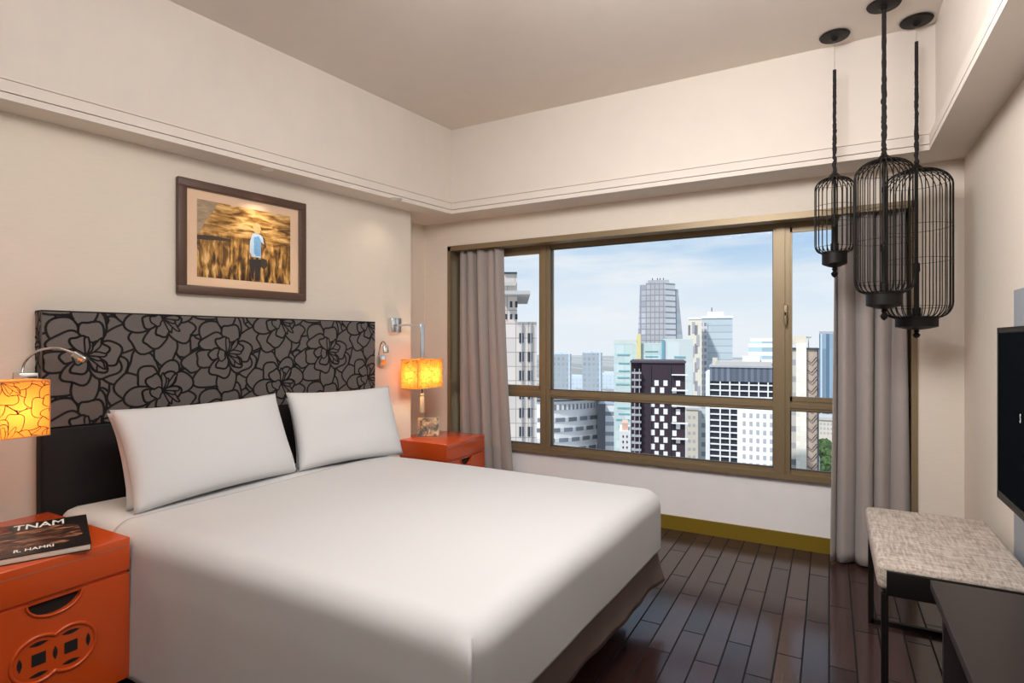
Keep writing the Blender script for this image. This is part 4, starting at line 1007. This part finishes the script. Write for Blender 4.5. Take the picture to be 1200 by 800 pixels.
# aubergine tower
c = City(771, 125, 'dark aubergine apartment tower with scattered white square windows')
c.blk('body', 752, 803, 424, 900, purple_f, 0, 12, base=True); c.blk('balcony_bay', 739, 752, 424.5, 900, purple_f, -1.2, 11, base=True)
c.blk('parapet', 738.5, 804, 422.8, 425, fmat('parapet_dark', (.10, .08, .10)), .3, 12)
for k_ in range(15): c.blk('balcony', 740.5, 751.5, 436+k_*8.2, 438+k_*8.2, grey_f, 1.2, .2)
for x_ in (743.5, 749): c.blk('balcony_post', x_, x_+.9, 432, 560, grey_f, 1.1, -.9)
hw, hh_ = 2.35/FPX*c.d, 3.2/FPX*c.d; src = None
for j in range(12):
    for x_ in ((769.4, 779.9, 794.6) if j % 2 == 0 else (764.9, 775.9, 790.3)):
        if src is None: src = MB().box((-hw, -.06, -hh_), (hw, .02, hh_)).build('window', white_f, c.r); o_ = src
        else: o_ = src.copy(); COL.objects.link(o_); o_.parent = c.r
        o_.location = (c.x(x_), 0, c.z(448.6+8.3*j))
for k_ in range(5): c.blk('ledge', 787, 806, 438+k_*18+(k_ > 2)*2, 439.3+k_*18+(k_ > 2)*2, white_f, .8, .1)
c.blk('vertical_fin', 762, 762.8, 428, 560, dark_w, .25, .1); c.blk('vertical_fin', 785, 786, 428, 560, dark_w, .25, .1)
# small white and salmon blocks under it
c = City(731, 160, 'small white house with round window left of the aubergine tower'); c.blk('body', 726, 738.5, 505, 900, white_f, 0, 12, base=True); c.blk('salmon_top', 729, 736, 496, 505, fmat('salmon_wall', (.70, .46, .36)), -1, 8); c.wins(728, 737, 508, 540, 2, 5, .35, .4, dark_w)
# patterned slab and blue glass block
c = City(833, 300, 'blue glass tower block with white roof plant')
c.blk('body', 822.5, 858.5, 372, 900, grid_mat('pale_blue_glass', (.30, .38, .44), (.50, .58, .62), 60, 3.6, 1, .90, var=.05), 0, 22, base=True)
c.blk('lift_shaft', 822.5, 829, 378, 900, grid_mat('shaft_facade', (.62, .63, .66), (.30, .31, .36), 1.9, 3.4, .6, .6), .5, 10, base=True); c.blk('roof_plant', 829, 848, 365, 372, white_f, -2, 15); c.blk('mast', 833.6, 834.6, 360, 366, dark_w, -3, 4); c.blk('parapet', 822, 859, 370, 373, white_f, .4, 22)
c = City(814, 290, 'cream and grey chequered slab tower left of the blue glass block')
c.blk('body', 806.5, 822.5, 373, 900, grid_mat('chequered_cladding', (.74, .68, .58), (.26, .25, .28), 3.6, 9.5, .42, .55, var=.3), 0, 8, base=True); c.blk('cap', 806.5, 822.5, 371.5, 374, white_f, .3, 8)
for k_, (x_, y_) in enumerate(((811, 377), (816, 392), (810, 405), (816, 419), (811, 436), (817, 452))): c.blk('dark_panel', x_, x_+3.2, y_, y_+13, grey_f, .25, .1)
# cream house in the gap
c = City(812, 170, 'small cream block standing between aubergine tower and white grid office'); c.blk('body', 804, 818, 480, 900, beige_f, 0, 10, base=True); c.blk('roof', 803, 819, 478, 480, roof_f, .3, 10); c.wins(805, 816, 484, 540, 2, 6, .5, .35, grey_f)
c = City(822, 180, 'grey stair block behind the cream house'); c.blk('body', 815, 829, 470, 900, grid_mat('stair_block', (.58, .60, .62), (.34, .37, .40), 3, 3, .5, .5), 0, 12, base=True)
# far banded block
c = City(893, 420, 'distant white block with blue glass bands left of the right mullion')
c.blk('body', 877, 925, 400, 900, grid_mat('banded_facade', (.80, .83, .85), (.42, .56, .66), 90, 6.2, 1, .52), 0, 25, base=True); c.blk('roof', 879, 925, 396, 400, white_f, -3, 20)
# white grid office
c = City(870, 112, 'black glass office with white grid facade and dark flat crown')
c.blk('body', 828, 922, 446, 900, fmat('grid_black_glass', (.035, .04, .055), .3), 0, 14, base=True); c.blk('crown', 832, 922, 430, 447, grid_mat('crown_cladding', (.10, .12, .16), (.16, .18, .23), 1.1, 9, .5, 1), .4, 13)
c.blk('crown_edge', 831, 922, 428.5, 430.5, grey_f, .6, 13)
c.blk('corner_strip', 827, 832, 436, 900, fmat('corner_white', (.74, .75, .77)), .5, 8, base=True)
for x_ in (844, 855.3, 866.5, 877.7, 889, 900, 911): c.blk('mullion', x_-.8, x_+.8, 447, 560, white_f, .35, .1)
for k_ in range(16): c.blk('floor_band', 828, 922, 450+k_*7.1, 451.5+k_*7.1, white_f, .3, .1)
c.blk('roof_house', 838, 905, 424, 429, roof_f, -2, 10); c.blk('roof_tank', 870, 891, 418, 424, white_f, -4, 8); c.blk('roof_tank', 834, 840, 420, 429, beige_f, -3, 5)
c.blk('roof_house', 893, 922, 422, 429, white_f, -3, 9)
# white block with little square windows
c = City(885, 92, 'plain white block with small square windows in front of the grid office')
c.blk('body', 864, 925, 478, 900, white_f, 0, 10, base=True); c.blk('parapet', 863.5, 925, 473, 478, fmat('parapet_white', (.84, .83, .82)), .1, 10)
c.wins(868, 908, 482, 550, 5, 7, .40, .52, grey_f); MB().lathe([(2.4, 0), (2.5, .25), (1.6, .5), (.2, .62)], (c.x(887), 4, c.z(473)), 24).build('roof_dome', roof_f, c.r)
# stone tower with the outside stair seen through the right pane
c = City(945, 105, 'pale tower with a brown outdoor fire stair seen through the right pane')
c.blk('white_core', 933, 945, 402, 900, grid_mat('core_cladding', (.72, .68, .60), (.78, .74, .66), .9, .9, .92, .92, var=.08), .8, 12, base=True); c.blk('grey_wing', 922, 933, 409, 900, grid_mat('grey_wing_facade', (.50, .47, .44), (.30, .30, .31), 6, 3.1, .9, .35), 0, 12, base=True)
c.blk('stair_wall', 945, 959, 409, 900, fmat('stair_brown', (.44, .35, .29)), 0, 12, base=True); c.blk('coping', 922, 960, 407.8, 409.4, dark_w, .3, 12); c.blk('edge_pier', 957.6, 959.6, 409, 900, dark_w, .5, 2, base=True)
for k_ in range(12):
    z0_ = c.z(422+k_*11.2); X0, X1 = c.x(946), c.x(957); dz_ = 11.2/FPX*c.d
    MB().tube([(X0, -.35, z0_), (X0+(X1-X0)*.45, -.35, z0_-dz_*.30), (X1, -.35, z0_+dz_*.35)], .08, 5).build('stair_flight', purple_f, c.r)
c.blk('roof_house', 927, 945, 393, 403, beige_f, -1, 8); c.blk('roof_frame', 934, 951, 394, 396, grey_f, -4, 5)
for x_ in (935, 941, 947): c.blk('roof_post', x_, x_+1, 396, 409, grey_f, -4, 2)
# blue glass tower far right
c = City(972, 260, 'deep blue glass tower half hidden by the right curtain'); c.blk('body', 960, 996, 391, 900, grid_mat('deep_blue_glass', (.11, .18, .26), (.24, .33, .42), 3.4, 60, .6, 1, var=.25), 0, 20, base=True); c.blk('roof_frame', 960, 994, 388, 391, grey_f, -1, 18)
c.blk('light_edge', 961.5, 963.5, 391, 900, fmat('pale_edge', (.55, .65, .74)), .4, 2, base=True)
c = City(968, 230, 'cream terrace house above the trees by the right curtain'); c.blk('body', 957, 990, 492, 900, beige_f, 0, 12, base=True); c.blk('roof', 956, 990, 489, 492, roof_f, .5, 12); c.wins(960, 985, 494, 510, 6, 3, .5, .5, grey_f)
c = City(957, 118, 'small white pointed shrine roofed house below the fire stair'); c.blk('body', 952, 961, 541, 900, white_f, 0, 6, base=True)
MB().add([(c.x(952), 0, c.z(541)), (c.x(961), 0, c.z(541)), (c.x(961), 6, c.z(541)), (c.x(952), 6, c.z(541)), (c.x(956.5), 3, c.z(532))], [(0, 1, 4), (1, 2, 4), (2, 3, 4), (3, 0, 4), (0, 3, 2, 1)]).build('roof', roof_f, c.r)
# trees
leaf = plain_noise('tree_leaves', [(.35, (.02, .04, .012)), (.6, (.07, .13, .04)), (.8, (.14, .20, .08))], .8, (1, 1, 1), .9); bark = fmat('bark', (.10, .07, .05))
def tree(px_, py_, d, rad, label, seed):
    p_ = Fv*d+Rv*((px_-600)/FPX*d); zt_ = EYE+(400-py_)/FPX*d
    r = empty('tree', (p_.x, p_.y, GZ), 0, label, 'tree', 'trees beside the fire stair tower'); H_ = zt_-GZ
    MB().tube([(0, 0, 0), (.3, 0, H_*.5), (0, .2, H_-rad*.7)], [rad*.12, rad*.09, rad*.05], 8).build('trunk', bark, r)
    bm = bmesh.new(); rn = random.Random(seed)
    for k_ in range(16):
        a_ = rn.uniform(0, 6.28); q = Vector((math.cos(a_)*rad*.6*rn.random(), math.sin(a_)*rad*.6*rn.random(), H_-rad*.75+rn.uniform(-.5, .35)*rad))
        g = bmesh.ops.create_icosphere(bm, subdivisions=3, radius=rad*rn.uniform(.3, .48))
        for v in g['verts']: v.co = v.co*(1+.35*noise.noise(v.co*1.3+q))+q
    me = bpy.data.meshes.new('crown'); bm.to_mesh(me); bm.free(); me.materials.append(leaf); o_ = bpy.data.objects.new('crown', me); COL.objects.link(o_); o_.parent = r
tree(968, 512, 200, 5.5, 'round green tree rising in front of the cream terrace house', 1)
tree(978, 520, 190, 6, 'green tree half covered by the right curtain', 2)
tree(962, 535, 180, 4.5, 'lowest green tree right of the white pointed roof', 3)
